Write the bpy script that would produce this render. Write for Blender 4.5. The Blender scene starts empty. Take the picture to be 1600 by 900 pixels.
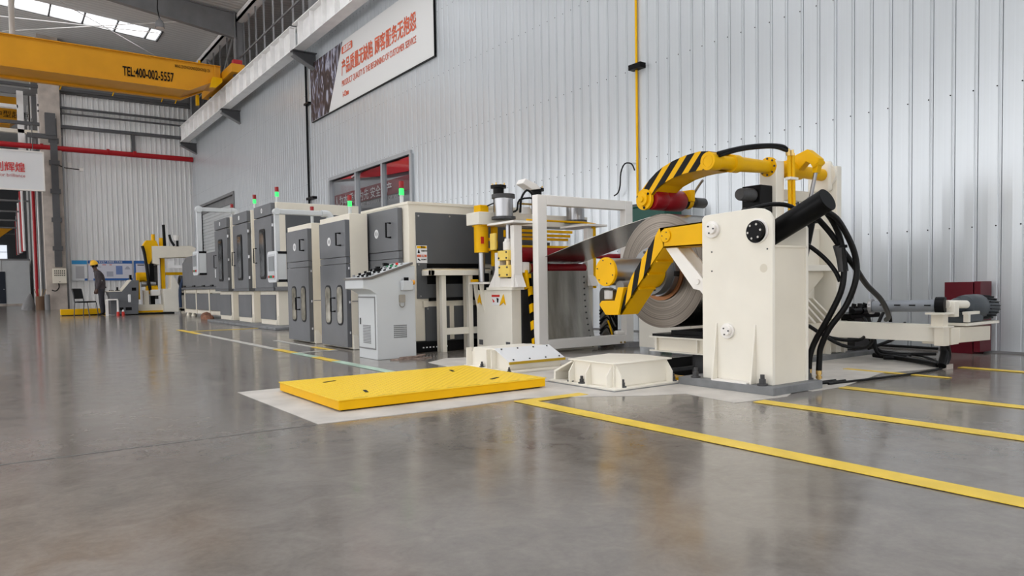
import bpy, bmesh, math, random
from mathutils import Vector, Matrix
random.seed(4)
SC = bpy.context.scene
COL = SC.collection
# ------------------------------------------------------------------ camera
cam = bpy.data.cameras.new('camera'); camo = bpy.data.objects.new('camera', cam); COL.objects.link(camo)
R3 = Matrix(((0.81561877, 0.03614862, -0.57745934), (-0.57836281, 0.02299082, -0.81545563), (-0.01620133, 0.99908193, 0.03965876)))
camo.matrix_world = Matrix.Translation((0, 0, .77)) @ R3.to_4x4()
cam.sensor_width = 36; cam.lens = 1135 / 1600 * 36; cam.shift_y = 41 / 1600; cam.clip_end = 300
SC.camera = camo
# ------------------------------------------------------------------ daylight and exposure
w = bpy.data.worlds.new('overcast'); SC.world = w; w.use_nodes = True
bg = w.node_tree.nodes['Background']; bg.inputs[0].default_value = (.985, .985, 1, 1); bg.inputs[1].default_value = 3.1
vs = SC.view_settings; vs.view_transform = 'Standard'; vs.look = 'None'; vs.gamma = 1; vs.exposure = 0.0
# ------------------------------------------------------------------ materials
M = {}
def mat(name, c, rough=.5, metal=0., noise=0., nscale=3., bump=0., bscale=40., spec=.3, coat=0., stretch=None, emit=None):
    if name in M: return M[name]
    m = bpy.data.materials.new(name); m.use_nodes = True; nt = m.node_tree; N = nt.nodes; Lk = nt.links
    b = N['Principled BSDF']; b.inputs['Base Color'].default_value = (*c, 1); b.inputs['Roughness'].default_value = rough
    b.inputs['Metallic'].default_value = metal; b.inputs['Specular IOR Level'].default_value = spec
    b.inputs['Coat Weight'].default_value = coat; b.inputs['Coat Roughness'].default_value = .15
    tc = N.new('ShaderNodeTexCoord'); mp = N.new('ShaderNodeMapping'); Lk.new(tc.outputs['Object'], mp.inputs[0])
    if stretch: mp.inputs['Scale'].default_value = stretch
    if noise:
        t = N.new('ShaderNodeTexNoise'); t.inputs['Scale'].default_value = nscale; t.inputs['Detail'].default_value = 6
        Lk.new(mp.outputs[0], t.inputs[0])
        r = N.new('ShaderNodeValToRGB'); r.color_ramp.elements[0].position = .3; r.color_ramp.elements[1].position = .7
        r.color_ramp.elements[0].color = (*[max(0, v * (1 - noise)) for v in c], 1); r.color_ramp.elements[1].color = (*[min(1, v * (1 + noise)) for v in c], 1)
        Lk.new(t.outputs[0], r.inputs[0]); Lk.new(r.outputs[0], b.inputs['Base Color'])
    if bump:
        t = N.new('ShaderNodeTexNoise'); t.inputs['Scale'].default_value = bscale; t.inputs['Detail'].default_value = 3
        Lk.new(mp.outputs[0], t.inputs[0]); bp = N.new('ShaderNodeBump'); bp.inputs['Strength'].default_value = bump; bp.inputs['Distance'].default_value = .01
        Lk.new(t.outputs[0], bp.inputs['Height']); Lk.new(bp.outputs[0], b.inputs['Normal'])
    if emit: b.inputs['Emission Color'].default_value = (*emit[0], 1); b.inputs['Emission Strength'].default_value = emit[1]
    M[name] = m; return m
CREAM = mat('cream_paint', (.80, .745, .63), .42, noise=.05, nscale=2.2)
WCREAM = mat('pale_cream_paint', (.85, .81, .715), .42, noise=.035, nscale=3)
WHITE = mat('white_paint', (.88, .85, .81), .42, noise=.02, nscale=4)
WMET = mat('white_sheet', (.80, .81, .82), .4)
DARK = mat('charcoal_panel_paint', (.098, .102, .108), .42, noise=.06, nscale=2)
DGREY = mat('mid_grey_panel_paint', (.135, .14, .15), .42, noise=.08, nscale=2.5)
LGREY = mat('light_grey_paint', (.60, .62, .63), .42, noise=.03, nscale=2)
YEL = mat('yellow_paint', (.84, .46, .002), .42, spec=.15, noise=.05, nscale=4)
YELP = mat('yellow_machine_pale', (.88, .64, .15), .4, spec=.2, noise=.05)
ORG = mat('crane_orange_paint', (.66, .29, .006), .5, noise=.08, nscale=1)
BLK = mat('black_paint', (.004, .004, .0045), .38, spec=.12)
RUB = mat('black_rubber', (.005, .005, .0055), .4, spec=.18)
RED = mat('dark_red_rubber', (.26, .004, .010), .35, spec=.3, noise=.1, nscale=5)
REDP = mat('red_pipe_paint', (.42, .012, .018), .45, spec=.3)
REDL = mat('bright_red_plastic', (.6, .03, .02), .3)
GRNP = mat('dark_green_paint', (.006, .07, .05), .4)
MAR = mat('maroon_paint', (.11, .004, .012), .4, noise=.08)
STEEL = mat('bare_steel', (.31, .295, .27), .34, 1, noise=.35, nscale=1.6, stretch=(5, 5, .7))
CHR = mat('chrome', (.38, .38, .39), .32, 1)
IRON = mat('cast_iron', (.06, .06, .062), .5, noise=.2, nscale=8)
MOT = mat('motor_blue_grey', (.055, .065, .075), .4)
BRASS = mat('brass_fitting', (.55, .38, .14), .35, 1)
COPPER = mat('brown_core_ring', (.28, .12, .05), .4, .6)
DSTEEL = mat('dark_structural_steel', (.10, .10, .105), .5, noise=.1)
GSTEEL = mat('grey_structural_steel', (.22, .22, .225), .5, noise=.1, nscale=2)
GALV = mat('galvanised_beam', (.88, .87, .86), .4, .0, noise=.06, nscale=3)
ALU = mat('aluminium_frame', (.42, .44, .46), .35, .4)
CONC = mat('pale_concrete', (.52, .46, .41), .8, noise=.18, nscale=2.5, bump=.3, bscale=30)
PATCH = mat('cement_screed', (.56, .53, .49), .65, noise=.14, nscale=4, bump=.2, bscale=25)
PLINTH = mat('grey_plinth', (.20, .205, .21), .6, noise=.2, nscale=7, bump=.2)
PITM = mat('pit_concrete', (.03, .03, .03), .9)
GRN = mat('green_lamp', (.05, .8, .15), .3, emit=((.03, .9, .15), .9))
REDC = mat('red_lamp_cap', (.30, .012, .012), .3)
CLR = mat('clear_lens', (.6, .62, .62), .15)
ORT = mat('orange_red_print', (.68, .14, .07), .6)
WPR = mat('white_print', (.85, .85, .85), .5)
SCRN = mat('screen_glass', (.33, .35, .36), .12)
BANN = mat('banner_vinyl', (.74, .74, .73), .45)
SKIN = mat('skin', (.10, .055, .04), .5)
JACK = mat('work_jacket_grey', (.06, .05, .055), .8, noise=.15, nscale=8)
TROU = mat('work_trousers_grey', (.04, .038, .045), .8, noise=.15, nscale=8)
SHOE = mat('black_shoe', (.01, .01, .01), .5)
HELM = mat('yellow_helmet', (.85, .48, .02), .3)
WSTAIN = mat('window_dark', (.03, .032, .035), .1)
TAPE = mat('yellow_floor_tape', (.80, .56, .07), .45, noise=.12, nscale=5)
WTAPE = mat('worn_white_tape', (.55, .54, .5), .5, noise=.2, nscale=6)
GTAPE = mat('worn_green_tape', (.42, .56, .46), .5, noise=.25, nscale=3)
JOINT = mat('joint_dark', (.17, .165, .16), .6)
BLUE = mat('poster_blue', (.03, .13, .42), .5)
LBLUE = mat('poster_light_blue', (.04, .32, .68), .5)
PPR = mat('poster_paper', (.70, .70, .78), .5)
PGR = mat('poster_grey_print', (.42, .43, .52), .5)
def nodes_of(m): return m.node_tree.nodes, m.node_tree.links
def math_(N, L, op, a, b=None):
    n = N.new('ShaderNodeMath'); n.operation = op
    for i, v in enumerate((a, b)):
        if v is None: continue
        if isinstance(v, (int, float)): n.inputs[i].default_value = v
        else: L.new(v, n.inputs[i])
    return n.outputs[0]
def stripes(name, dvec, period, duty=.5, off=0., c1=(.84, .46, .002), c2=(.003, .003, .003), rough=.35):
    m = mat(name, c1, rough); N, L = nodes_of(m); b = N['Principled BSDF']
    tc = N.new('ShaderNodeTexCoord'); d = N.new('ShaderNodeVectorMath'); d.operation = 'DOT_PRODUCT'
    L.new(tc.outputs['Object'], d.inputs[0]); d.inputs[1].default_value = dvec
    v = math_(N, L, 'ADD', math_(N, L, 'DIVIDE', d.outputs['Value'], period), off)
    s = math_(N, L, 'LESS_THAN', math_(N, L, 'FRACT', v), duty)
    mx = N.new('ShaderNodeMix'); mx.data_type = 'RGBA'; L.new(s, mx.inputs[0]); mx.inputs[6].default_value = (*c1, 1); mx.inputs[7].default_value = (*c2, 1)
    L.new(mx.outputs[2], b.inputs['Base Color']); b.inputs['Specular IOR Level'].default_value = .12; return m
# polished concrete floor
def floor_mat():
    m = mat('polished_concrete', (.2, .19, .18), .22); N, L = nodes_of(m); b = N['Principled BSDF']
    tc = N.new('ShaderNodeTexCoord'); co = tc.outputs['Object']
    def noise(s, d, ro=.6, dist=0.):
        t = N.new('ShaderNodeTexNoise'); t.inputs['Scale'].default_value = s; t.inputs['Detail'].default_value = d; t.inputs['Roughness'].default_value = ro
        t.inputs['Distortion'].default_value = dist; L.new(co, t.inputs[0]); return t.outputs[0]
    a = noise(.55, 5); c = noise(5., 8, .65, .8); f = noise(38., 5, .7, .4)
    v = math_(N, L, 'ADD', math_(N, L, 'MULTIPLY', a, .45), math_(N, L, 'ADD', math_(N, L, 'MULTIPLY', c, .38), math_(N, L, 'MULTIPLY', f, .17)))
    r = N.new('ShaderNodeValToRGB'); e = r.color_ramp.elements; e[0].position = .34; e[0].color = (.135, .120, .105, 1); e[1].position = .66; e[1].color = (.28, .253, .226, 1)
    L.new(v, r.inputs[0]); L.new(r.outputs[0], b.inputs['Base Color'])
    rr = N.new('ShaderNodeMapRange'); L.new(c, rr.inputs[0]); rr.inputs[1].default_value = .3; rr.inputs[2].default_value = .7; rr.inputs[3].default_value = .10; rr.inputs[4].default_value = .20
    L.new(rr.outputs[0], b.inputs['Roughness'])
    bp = N.new('ShaderNodeBump'); bp.inputs['Strength'].default_value = .03; bp.inputs['Distance'].default_value = .01; L.new(c, bp.inputs['Height']); L.new(bp.outputs[0], b.inputs['Normal'])
    return m
FLOOR = floor_mat(); nodes_of(FLOOR)[0]['Principled BSDF'].inputs['Specular IOR Level'].default_value = .5
def sheet_mat(name, c, rough, metal, rnd=.05):
    m = mat(name, c, rough, metal); N, L = nodes_of(m); b = N['Principled BSDF']
    oi = N.new('ShaderNodeObjectInfo'); tc = N.new('ShaderNodeTexCoord'); mp = N.new('ShaderNodeMapping'); mp.inputs['Scale'].default_value = (8, 14, .35)
    L.new(tc.outputs['Object'], mp.inputs[0]); t = N.new('ShaderNodeTexNoise'); t.inputs['Scale'].default_value = 1.5; t.inputs['Detail'].default_value = 4; L.new(mp.outputs[0], t.inputs[0])
    v = math_(N, L, 'ADD', math_(N, L, 'MULTIPLY', oi.outputs['Random'], rnd), math_(N, L, 'MULTIPLY', t.outputs[0], .16))
    v = math_(N, L, 'ADD', v, .9 - rnd / 2)
    h = N.new('ShaderNodeVectorMath'); h.operation = 'SCALE'; h.inputs[0].default_value = c; L.new(v, h.inputs['Scale']); L.new(h.outputs[0], b.inputs['Base Color'])
    t2 = N.new('ShaderNodeTexNoise'); t2.inputs['Scale'].default_value = .8; mp2 = N.new('ShaderNodeMapping'); mp2.inputs['Scale'].default_value = (3, 3, .9); L.new(tc.outputs['Object'], mp2.inputs[0]); L.new(mp2.outputs[0], t2.inputs[0])
    bp = N.new('ShaderNodeBump'); bp.inputs['Strength'].default_value = .35; bp.inputs['Distance'].default_value = .02; L.new(t2.outputs[0], bp.inputs['Height']); L.new(bp.outputs[0], b.inputs['Normal'])
    return m
SHEET = sheet_mat('wall_sheet_metal', (.595, .625, .65), .28, .3)
BSHEET = sheet_mat('back_wall_sheet', (.86, .86, .855), .45, .0)
def deck_mat():
    m = mat('roof_deck', (.33, .33, .32), .5); N, L = nodes_of(m); b = N['Principled BSDF']
    tc = N.new('ShaderNodeTexCoord'); wv = N.new('ShaderNodeTexWave'); wv.bands_direction = 'Y'; wv.inputs['Scale'].default_value = 1.1; L.new(tc.outputs['Object'], wv.inputs[0])
    bp = N.new('ShaderNodeBump'); bp.inputs['Strength'].default_value = .5; bp.inputs['Distance'].default_value = .03; L.new(wv.outputs[1], bp.inputs['Height']); L.new(bp.outputs[0], b.inputs['Normal'])
    r = N.new('ShaderNodeValToRGB'); r.color_ramp.elements[0].color = (.58, .58, .57, 1); r.color_ramp.elements[1].color = (.70, .70, .69, 1); L.new(wv.outputs[1], r.inputs[0]); L.new(r.outputs[0], b.inputs['Base Color'])
    return m
DECK = deck_mat()
def poly_mat():
    m = mat('milky_polycarbonate', (.9, .9, .9), .5); N, L = nodes_of(m); out = N['Material Output']
    tr = N.new('ShaderNodeBsdfTransparent'); tl = N.new('ShaderNodeBsdfTranslucent'); mx = N.new('ShaderNodeMixShader'); mx.inputs[0].default_value = .35
    tl.inputs[0].default_value = (.9, .92, .95, 1); L.new(tr.outputs[0], mx.inputs[1]); L.new(tl.outputs[0], mx.inputs[2]); L.new(mx.outputs[0], out.inputs[0]); return m
POLY = poly_mat()
def glass_mat(name, tint, refl=.25):
    m = mat(name, tint, .05); N, L = nodes_of(m); out = N['Material Output']
    tr = N.new('ShaderNodeBsdfTransparent'); tr.inputs[0].default_value = (*tint, 1); gl = N.new('ShaderNodeBsdfGlossy'); gl.inputs['Roughness'].default_value = .03
    mx = N.new('ShaderNodeMixShader'); fr = N.new('ShaderNodeFresnel'); fr.inputs[0].default_value = 1.45
    L.new(math_(N, L, 'MULTIPLY', fr.outputs[0], 1. if refl > .2 else .6), mx.inputs[0]); L.new(tr.outputs[0], mx.inputs[1]); L.new(gl.outputs[0], mx.inputs[2]); L.new(mx.outputs[0], out.inputs[0]); return m
GLASS = glass_mat('window_glass', (.75, .78, .8))
def plate_mat():
    m = mat('yellow_chequer_plate', (.90, .60, .025), .42); N, L = nodes_of(m); b = N['Principled BSDF']
    tc = N.new('ShaderNodeTexCoord'); mp = N.new('ShaderNodeMapping'); mp.inputs['Rotation'].default_value = (0, 0, .785); mp.inputs['Scale'].default_value = (24, 24, 1)
    L.new(tc.outputs['Object'], mp.inputs[0]); v = N.new('ShaderNodeTexChecker'); v.inputs['Scale'].default_value = 1; L.new(mp.outputs[0], v.inputs[0])
    vo = N.new('ShaderNodeTexVoronoi'); vo.inputs['Scale'].default_value = 1.; L.new(mp.outputs[0], vo.inputs[0]); vo.inputs['Randomness'].default_value = .0
    bp = N.new('ShaderNodeBump'); bp.inputs['Strength'].default_value = .8; bp.inputs['Distance'].default_value = .004; bp.invert = True; L.new(vo.outputs[0], bp.inputs['Height']); L.new(bp.outputs[0], b.inputs['Normal'])
    return m
PLATE = plate_mat()
def coil_mat():      # wound strip edge: fine concentric lines around the coil axis (y 4.67, z .88)
    m = mat('coil_edge', (.3, .28, .25), .38, 1); N, L = nodes_of(m); b = N['Principled BSDF']
    tc = N.new('ShaderNodeTexCoord'); s = N.new('ShaderNodeSeparateXYZ'); L.new(tc.outputs['Object'], s.inputs[0])
    rr = math_(N, L, 'SQRT', math_(N, L, 'ADD', math_(N, L, 'POWER', s.outputs[1], 2), math_(N, L, 'POWER', s.outputs[2], 2)))
    cb = N.new('ShaderNodeCombineXYZ'); L.new(math_(N, L, 'MULTIPLY', rr, 55), cb.inputs[0])
    t = N.new('ShaderNodeTexNoise'); t.inputs['Scale'].default_value = 1.2; t.inputs['Detail'].default_value = 6; L.new(cb.outputs[0], t.inputs[0])
    r = N.new('ShaderNodeValToRGB'); r.color_ramp.elements[0].position = .3; r.color_ramp.elements[1].position = .7
    r.color_ramp.elements[0].color = (.09, .077, .064, 1); r.color_ramp.elements[1].color = (.26, .225, .19, 1); L.new(t.outputs[0], r.inputs[0]); L.new(r.outputs[0], b.inputs['Base Color'])
    bp = N.new('ShaderNodeBump'); bp.inputs['Strength'].default_value = .25; bp.inputs['Distance'].default_value = .001; L.new(t.outputs[0], bp.inputs['Height']); L.new(bp.outputs[0], b.inputs['Normal'])
    tg = N.new('ShaderNodeTangent'); tg.direction_type = 'RADIAL'; tg.axis = 'X'; b.inputs['Anisotropic'].default_value = .85; L.new(tg.outputs[0], b.inputs['Tangent'])
    return m
COILM = coil_mat(); COILS = mat('coil_outer_wrap', (.34, .32, .29), .25, 1, noise=.15, nscale=2)
def photo_mat():
    m = mat('banner_picture', (.1, .07, .07), .5); N, L = nodes_of(m); b = N['Principled BSDF']
    tc = N.new('ShaderNodeTexCoord'); mp = N.new('ShaderNodeMapping'); mp.inputs['Rotation'].default_value = (.5, 0, 0); mp.inputs['Scale'].default_value = (1, 2.2, .8); L.new(tc.outputs['Object'], mp.inputs[0])
    t = N.new('ShaderNodeTexNoise'); t.inputs['Scale'].default_value = 1.5; t.inputs['Detail'].default_value = 3; t.inputs['Distortion'].default_value = 2.2; L.new(mp.outputs[0], t.inputs[0])
    r = N.new('ShaderNodeValToRGB'); e = r.color_ramp.elements; e[0].position = .42; e[0].color = (.035, .022, .022, 1); e[1].position = .62; e[1].color = (.42, .42, .5, 1)
    x = e.new(.5); x.color = (.10, .065, .06, 1); x = e.new(.56); x.color = (.14, .15, .22, 1)
    L.new(t.outputs[0], r.inputs[0]); L.new(r.outputs[0], b.inputs['Base Color']); return m
PHOTO = photo_mat()
# ------------------------------------------------------------------ mesh helpers
class MB:
    def __init__(s): s.v = []; s.f = []; s.m = []; s.cur = 0
    def mi(s, i): s.cur = i; return s
    def add(s, vs_, fs):
        o = len(s.v); s.v += [tuple(v) for v in vs_]
        for f in fs: s.f.append(tuple(o + i for i in f)); s.m.append(s.cur)
        return s
    def box(s, x0, x1, y0, y1, z0, z1):
        return s.add([(x, y, z) for x in (x0, x1) for y in (y0, y1) for z in (z0, z1)],
                     [(0, 1, 3, 2), (4, 6, 7, 5), (0, 4, 5, 1), (2, 3, 7, 6), (0, 2, 6, 4), (1, 5, 7, 3)])
    def prism(s, pts, ax, a, b):      # polygon pts in the two other axes (in order), extruded along ax from a to b
        n = len(pts)
        def P(p, t):
            return {'x': (t, p[0], p[1]), 'y': (p[0], t, p[1]), 'z': (p[0], p[1], t)}[ax]
        A = sum(pts[i][0] * pts[(i + 1) % n][1] - pts[(i + 1) % n][0] * pts[i][1] for i in range(n))
        if (A > 0) == (ax == 'y'): pts = pts[::-1]
        vs_ = [P(p, a) for p in pts] + [P(p, b) for p in pts]
        if a > b: vs_ = vs_[n:] + vs_[:n]
        fs = [tuple(range(n))[::-1], tuple(range(n, 2 * n))] + [(i, (i + 1) % n, n + (i + 1) % n, n + i) for i in range(n)]
        return s.add(vs_, fs)
    def rev(s, p0, p1, prof, seg=24):  # surface of revolution about p0->p1; prof = [(t along 0..1 or metres if >1?), radius]
        p0 = Vector(p0); p1 = Vector(p1); d = (p1 - p0); L = d.length; d.normalize()
        u = d.orthogonal().normalized(); w_ = d.cross(u); vs_ = []; fs = []
        for (t, r) in prof:
            for k in range(seg):
                a = 2 * math.pi * k / seg; vs_.append(p0 + d * (t * L) + (u * math.cos(a) + w_ * math.sin(a)) * r)
        for i in range(len(prof) - 1):
            for k in range(seg):
                k2 = (k + 1) % seg; fs.append((i * seg + k, i * seg + k2, (i + 1) * seg + k2, (i + 1) * seg + k))
        fs.append(tuple(range(seg))[::-1]); n = len(prof); fs.append(tuple((n - 1) * seg + k for k in range(seg)))
        return s.add(vs_, fs)
    def cyl(s, p0, p1, r, seg=20, r2=None): return s.rev(p0, p1, [(0, r), (1, r if r2 is None else r2)], seg)
    def ring(s, p0, p1, ro, ri, seg=48):
        p0 = Vector(p0); p1 = Vector(p1); d = (p1 - p0).normalized(); u = d.orthogonal().normalized(); w_ = d.cross(u); vs_ = []; fs = []
        for (p, r) in ((p0, ri), (p0, ro), (p1, ro), (p1, ri)):
            for k in range(seg):
                a = 2 * math.pi * k / seg; vs_.append(p + (u * math.cos(a) + w_ * math.sin(a)) * r)
        for i in range(4):
            for k in range(seg):
                k2 = (k + 1) % seg; j = (i + 1) % 4; fs.append((i * seg + k, i * seg + k2, j * seg + k2, j * seg + k))
        return s.add(vs_, fs)
    def tube(s, pts, r, seg=8, sm=3):
        P = [Vector(p) for p in pts]
        if sm and len(P) > 2:
            Q = []
            for i in range(len(P) - 1):
                a = P[max(i - 1, 0)]; b = P[i]; c = P[i + 1]; d = P[min(i + 2, len(P) - 1)]
                for k in range(sm):
                    t = k / sm; Q.append(.5 * ((2 * b) + (c - a) * t + (2 * a - 5 * b + 4 * c - d) * t * t + (3 * b - a - 3 * c + d) * t ** 3))
            P = Q + [P[-1]]
        vs_ = []; fs = []; t0 = (P[1] - P[0]).normalized(); u = t0.orthogonal().normalized()
        for i, p in enumerate(P):
            t = (P[min(i + 1, len(P) - 1)] - P[max(i - 1, 0)]).normalized(); u = (u - t * u.dot(t)).normalized(); w_ = t.cross(u)
            for k in range(seg):
                a = 2 * math.pi * k / seg; vs_.append(p + (u * math.cos(a) + w_ * math.sin(a)) * r)
        for i in range(len(P) - 1):
            for k in range(seg):
                k2 = (k + 1) % seg; fs.append((i * seg + k, i * seg + k2, (i + 1) * seg + k2, (i + 1) * seg + k))
        fs.append(tuple(range(seg))[::-1]); fs.append(tuple((len(P) - 1) * seg + k for k in range(seg)))
        return s.add(vs_, fs)
    def rbox(s, ax, a, b, u0, u1, w0, w1, r, n=4):   # rounded-corner rectangle extruded along ax
        pts = []
        for (cx, cy, a0) in ((u1 - r, w1 - r, 0), (u0 + r, w1 - r, 90), (u0 + r, w0 + r, 180), (u1 - r, w0 + r, 270)):
            for k in range(n + 1):
                t = math.radians(a0 + 90 * k / n); pts.append((cx + r * math.cos(t), cy + r * math.sin(t)))
        return s.prism(pts, ax, a, b)
def base_of(p):
    v = Vector((0, 0, 0))
    while p is not None: v += p.location; p = p.parent
    return v
def obj(name, mb, m, parent=None, smooth=False, bev=0., recalc=True):
    b = base_of(parent)
    me = bpy.data.meshes.new(name); me.from_pydata([(v[0] - b.x, v[1] - b.y, v[2] - b.z) for v in mb.v], [], mb.f)
    ms = m if isinstance(m, (list, tuple)) else [m]
    for q in ms: me.materials.append(q)
    if len(ms) > 1: me.polygons.foreach_set('material_index', mb.m)
    if recalc:
        bm = bmesh.new(); bm.from_mesh(me); bmesh.ops.recalc_face_normals(bm, faces=bm.faces); bm.to_mesh(me); bm.free()
    if smooth:
        me.polygons.foreach_set('use_smooth', [True] * len(me.polygons))
        try: me.set_sharp_from_angle(angle=math.radians(35))
        except Exception: pass
    me.update(); o = bpy.data.objects.new(name, me); COL.objects.link(o); o.parent = parent
    if bev:
        md = o.modifiers.new('bevel', 'BEVEL'); md.width = bev; md.segments = 2; md.limit_method = 'ANGLE'; md.angle_limit = .6
        for q in me.polygons: q.use_smooth = True
        try: me.set_sharp_from_angle(angle=math.radians(50))
        except Exception: pass
    return o
def thing(name, label, cat, loc=(0, 0, 0), group=None):
    o = bpy.data.objects.new(name, None); COL.objects.link(o); o.location = loc; o.empty_display_size = .1
    o['label'] = label; o['category'] = cat
    if group: o['group'] = group
    return o
def tag(o, label, cat, group=None, kind=None):
    o['label'] = label; o['category'] = cat
    if group: o['group'] = group
    if kind: o['kind'] = kind
    return o
def struct(name, mb, m, parent=None, label=None, **k):
    o = obj(name, mb, m, parent, **k); 
    if parent is None: o['kind'] = 'structure'
    if label: o['label'] = label
    return o
def sempty(name):
    o = bpy.data.objects.new(name, None); COL.objects.link(o); o['kind'] = 'structure'; return o
def inst(name, me, parent, loc, scale=(1, 1, 1)):
    o = bpy.data.objects.new(name, me); COL.objects.link(o); o.parent = parent; o.location = loc; o.scale = scale; return o
def dup(root, loc, label=None, group=None):
    r = root.copy(); COL.objects.link(r); r.location = loc
    if label: r['label'] = label
    if group: r['group'] = group
    for ch in list(root.children):
        c = ch.copy(); COL.objects.link(c); c.parent = r
        for g in ch.children:
            d = g.copy(); COL.objects.link(d); d.parent = c
    return r
_tc = []
def text(body, size, loc, face, m, parent, name='lettering', width=None, align='LEFT', bold=0.):
    cu = bpy.data.curves.new('t', 'FONT'); cu.body = body; cu.size = size; cu.align_x = align; cu.extrude = .002; cu.offset = bold; cu.resolution_u = 3
    t = bpy.data.objects.new('t', cu); COL.objects.link(t); _tc.append(t)
    bpy.context.view_layer.update(); me = bpy.data.meshes.new_from_object(t.evaluated_get(bpy.context.evaluated_depsgraph_get()))
    COL.objects.unlink(t); bpy.data.objects.remove(t)
    xs = [v.co.x for v in me.vertices] or [0, 1]; sx = (width / (max(xs) - min(xs))) if width else 1
    b = base_of(parent)
    R = {'-x': Matrix(((0, 0, -1), (-1, 0, 0), (0, 1, 0))), '-y': Matrix(((1, 0, 0), (0, 0, -1), (0, 1, 0)))}[face]
    for v in me.vertices:
        q = R @ Vector((v.co.x * sx, v.co.y, v.co.z)); v.co = q + Vector(loc) - b
    me.materials.clear(); me.materials.append(m); me.name = name
    o = bpy.data.objects.new(name, me); COL.objects.link(o); o.parent = parent; return o
# ================================================================== SETTING
XW = 8.34; YB = 39.7
fl = MB()
for (x0, x1, y0, y1) in ((-18, 4.45, -12, 78), (5.9, 26, -12, 78), (4.45, 5.9, -12, 4.05), (4.45, 5.9, 5.1, 78)):
    fl.add([(x0, y0, 0), (x1, y0, 0), (x1, y1, 0), (x0, y1, 0)], [(0, 1, 2, 3)])
F = struct('floor', fl, FLOOR, recalc=False)
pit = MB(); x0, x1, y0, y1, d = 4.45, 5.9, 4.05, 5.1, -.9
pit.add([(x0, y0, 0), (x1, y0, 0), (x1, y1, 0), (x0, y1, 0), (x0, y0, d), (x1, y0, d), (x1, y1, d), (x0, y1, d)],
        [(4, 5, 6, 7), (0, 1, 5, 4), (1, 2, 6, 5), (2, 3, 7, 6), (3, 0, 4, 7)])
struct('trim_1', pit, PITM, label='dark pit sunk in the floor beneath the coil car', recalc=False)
def flat(name, pts, m, z=.003, parent=None, label=None, t=.003):
    mb = MB(); mb.prism(pts, 'z', z - t, z); return struct(name, mb, m, parent, label)
flat('trim_2', [(1.446, 5.62), (1.461, 3.985), (2.2, 3.95), (2.9, 3.97), (3.34, 3.70), (3.58, 3.52), (3.87, 3.40), (3.80, 2.93), (4.28, 2.88), (4.44, 2.95), (4.44, 5.2), (4.9, 5.3), (4.9, 6.3), (3.9, 6.75), (3.55, 6.5), (3.5, 6.0), (3.2, 5.62)], PATCH, .003, label='pale cement screed around the yellow plate and machine bases')
flat('trim_3', [(4.6, 2.9), (4.95, 2.88), (5.9, 3.1), (6.6, 2.95), (7.1, 3.3), (7.3, 4.04), (4.75, 4.04), (4.6, 3.6)], PATCH, .003, label='pale cement screed beside the pedestal')
def strip(name, x0, x1, y0, y1, m, z=.004, lab=None): return flat(name, [(x0, y0), (x1, y0), (x1, y1), (x0, y1)], m, z, label=lab, t=.002)
def line_thing(lab, rects):
    t = thing('floor_marking', lab, 'floor tape', (rects[0][0], rects[0][2], 0), 'painted lines on the floor')
    for (x0, x1, y0, y1, m) in rects:
        mb = MB(); mb.box(x0, x1, y0, y1, .0028, .0055); obj('stripe', mb, m, t)
    return t
line_thing('long yellow floor line nearest the camera with an L corner by the yellow plate', [(2.765, 2.885, .2, 3.9, TAPE), (2.885, 3.33, 3.80, 3.9, TAPE)])
line_thing('yellow floor line starting at the grey pedestal plinth', [(3.90, 4.02, .4, 2.87, TAPE)])
line_thing('yellow floor line running out beside the hose fittings', [(4.86, 4.97, .5, 2.86, TAPE)])
line_thing('thin yellow floor line farthest right, ending at the drive beam foot', [(6.70, 6.80, .5, 2.86, TAPE)])
line_thing('faint worn yellow floor line behind the floor cable', [(5.93, 6.0, 2.6, 3.45, TAPE)])
line_thing('long worn white, yellow and green floor line along the grey cabinets', [(2.84, 2.94, 13.6, 15.4, TAPE), (2.84, 2.94, 9.3, 13.6, WTAPE), (2.84, 2.94, 8.6, 9.3, TAPE), (2.84, 2.94, 7.9, 8.6, GTAPE), (2.84, 2.94, 7.3, 7.9, TAPE), (2.84, 2.94, 5.5, 7.3, GTAPE)])
line_thing('short worn white and yellow floor lines in front of the two slim cabinets', [(2.94, 3.42, 8.55, 8.63, WTAPE), (3.34, 3.42, 8.63, 9.3, TAPE), (3.34, 3.42, 9.3, 10.9, WTAPE), (2.94, 4.2, 14.6, 14.7, TAPE)])
strip('trim_4', -15, 1.446, 3.975, 3.985, JOINT, .0022, 'saw-cut joint in the concrete floor')
strip('trim_5', -3.2, -3.19, -10, 38, JOINT, .0022, 'saw-cut joint in the concrete floor')
# right wall: tongue-and-groove metal panels
PIT = .2215
pm = MB(); w0 = PIT
pr = [(0.0, 0.022), (.004, 0.014), (.007, 0), (.018, 0), (.026, .009), (.034, .009), (.042, 0), (.125, -.003), (w0 - .002, 0), (w0 - .001, .022)]
pm_pts = [(p[1], p[0]) for p in pr] + [(.03, w0), (.03, 0)]
pm.prism(pm_pts, 'z', 0, 1)
pme = obj('wall_panel', pm, SHEET); pmesh = pme.data; bpy.data.objects.remove(pme)
wr = sempty('wall_right')
WY0, WY1, WZ0, WZ1 = 15.9, 21.12, 2.45, 4.0       # window
DY0, DY1, DZ = 32.0, 38.25, 4.82                    # shutter door
n = 0; y = -2.6
while y < YB:
    yc = y + w0 / 2; WT = 9.2
    if WY0 < yc < WY1: segs = ((0, WZ0), (WZ1, WT))
    elif DY0 < yc < DY1: segs = ((DZ, WT),)
    else: segs = ((0, WT),)
    for (a, b) in segs: inst('wall_panel', pmesh, wr, (XW, y, a), (1, 1, b - a))
    y += PIT
sc = MB()
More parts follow.
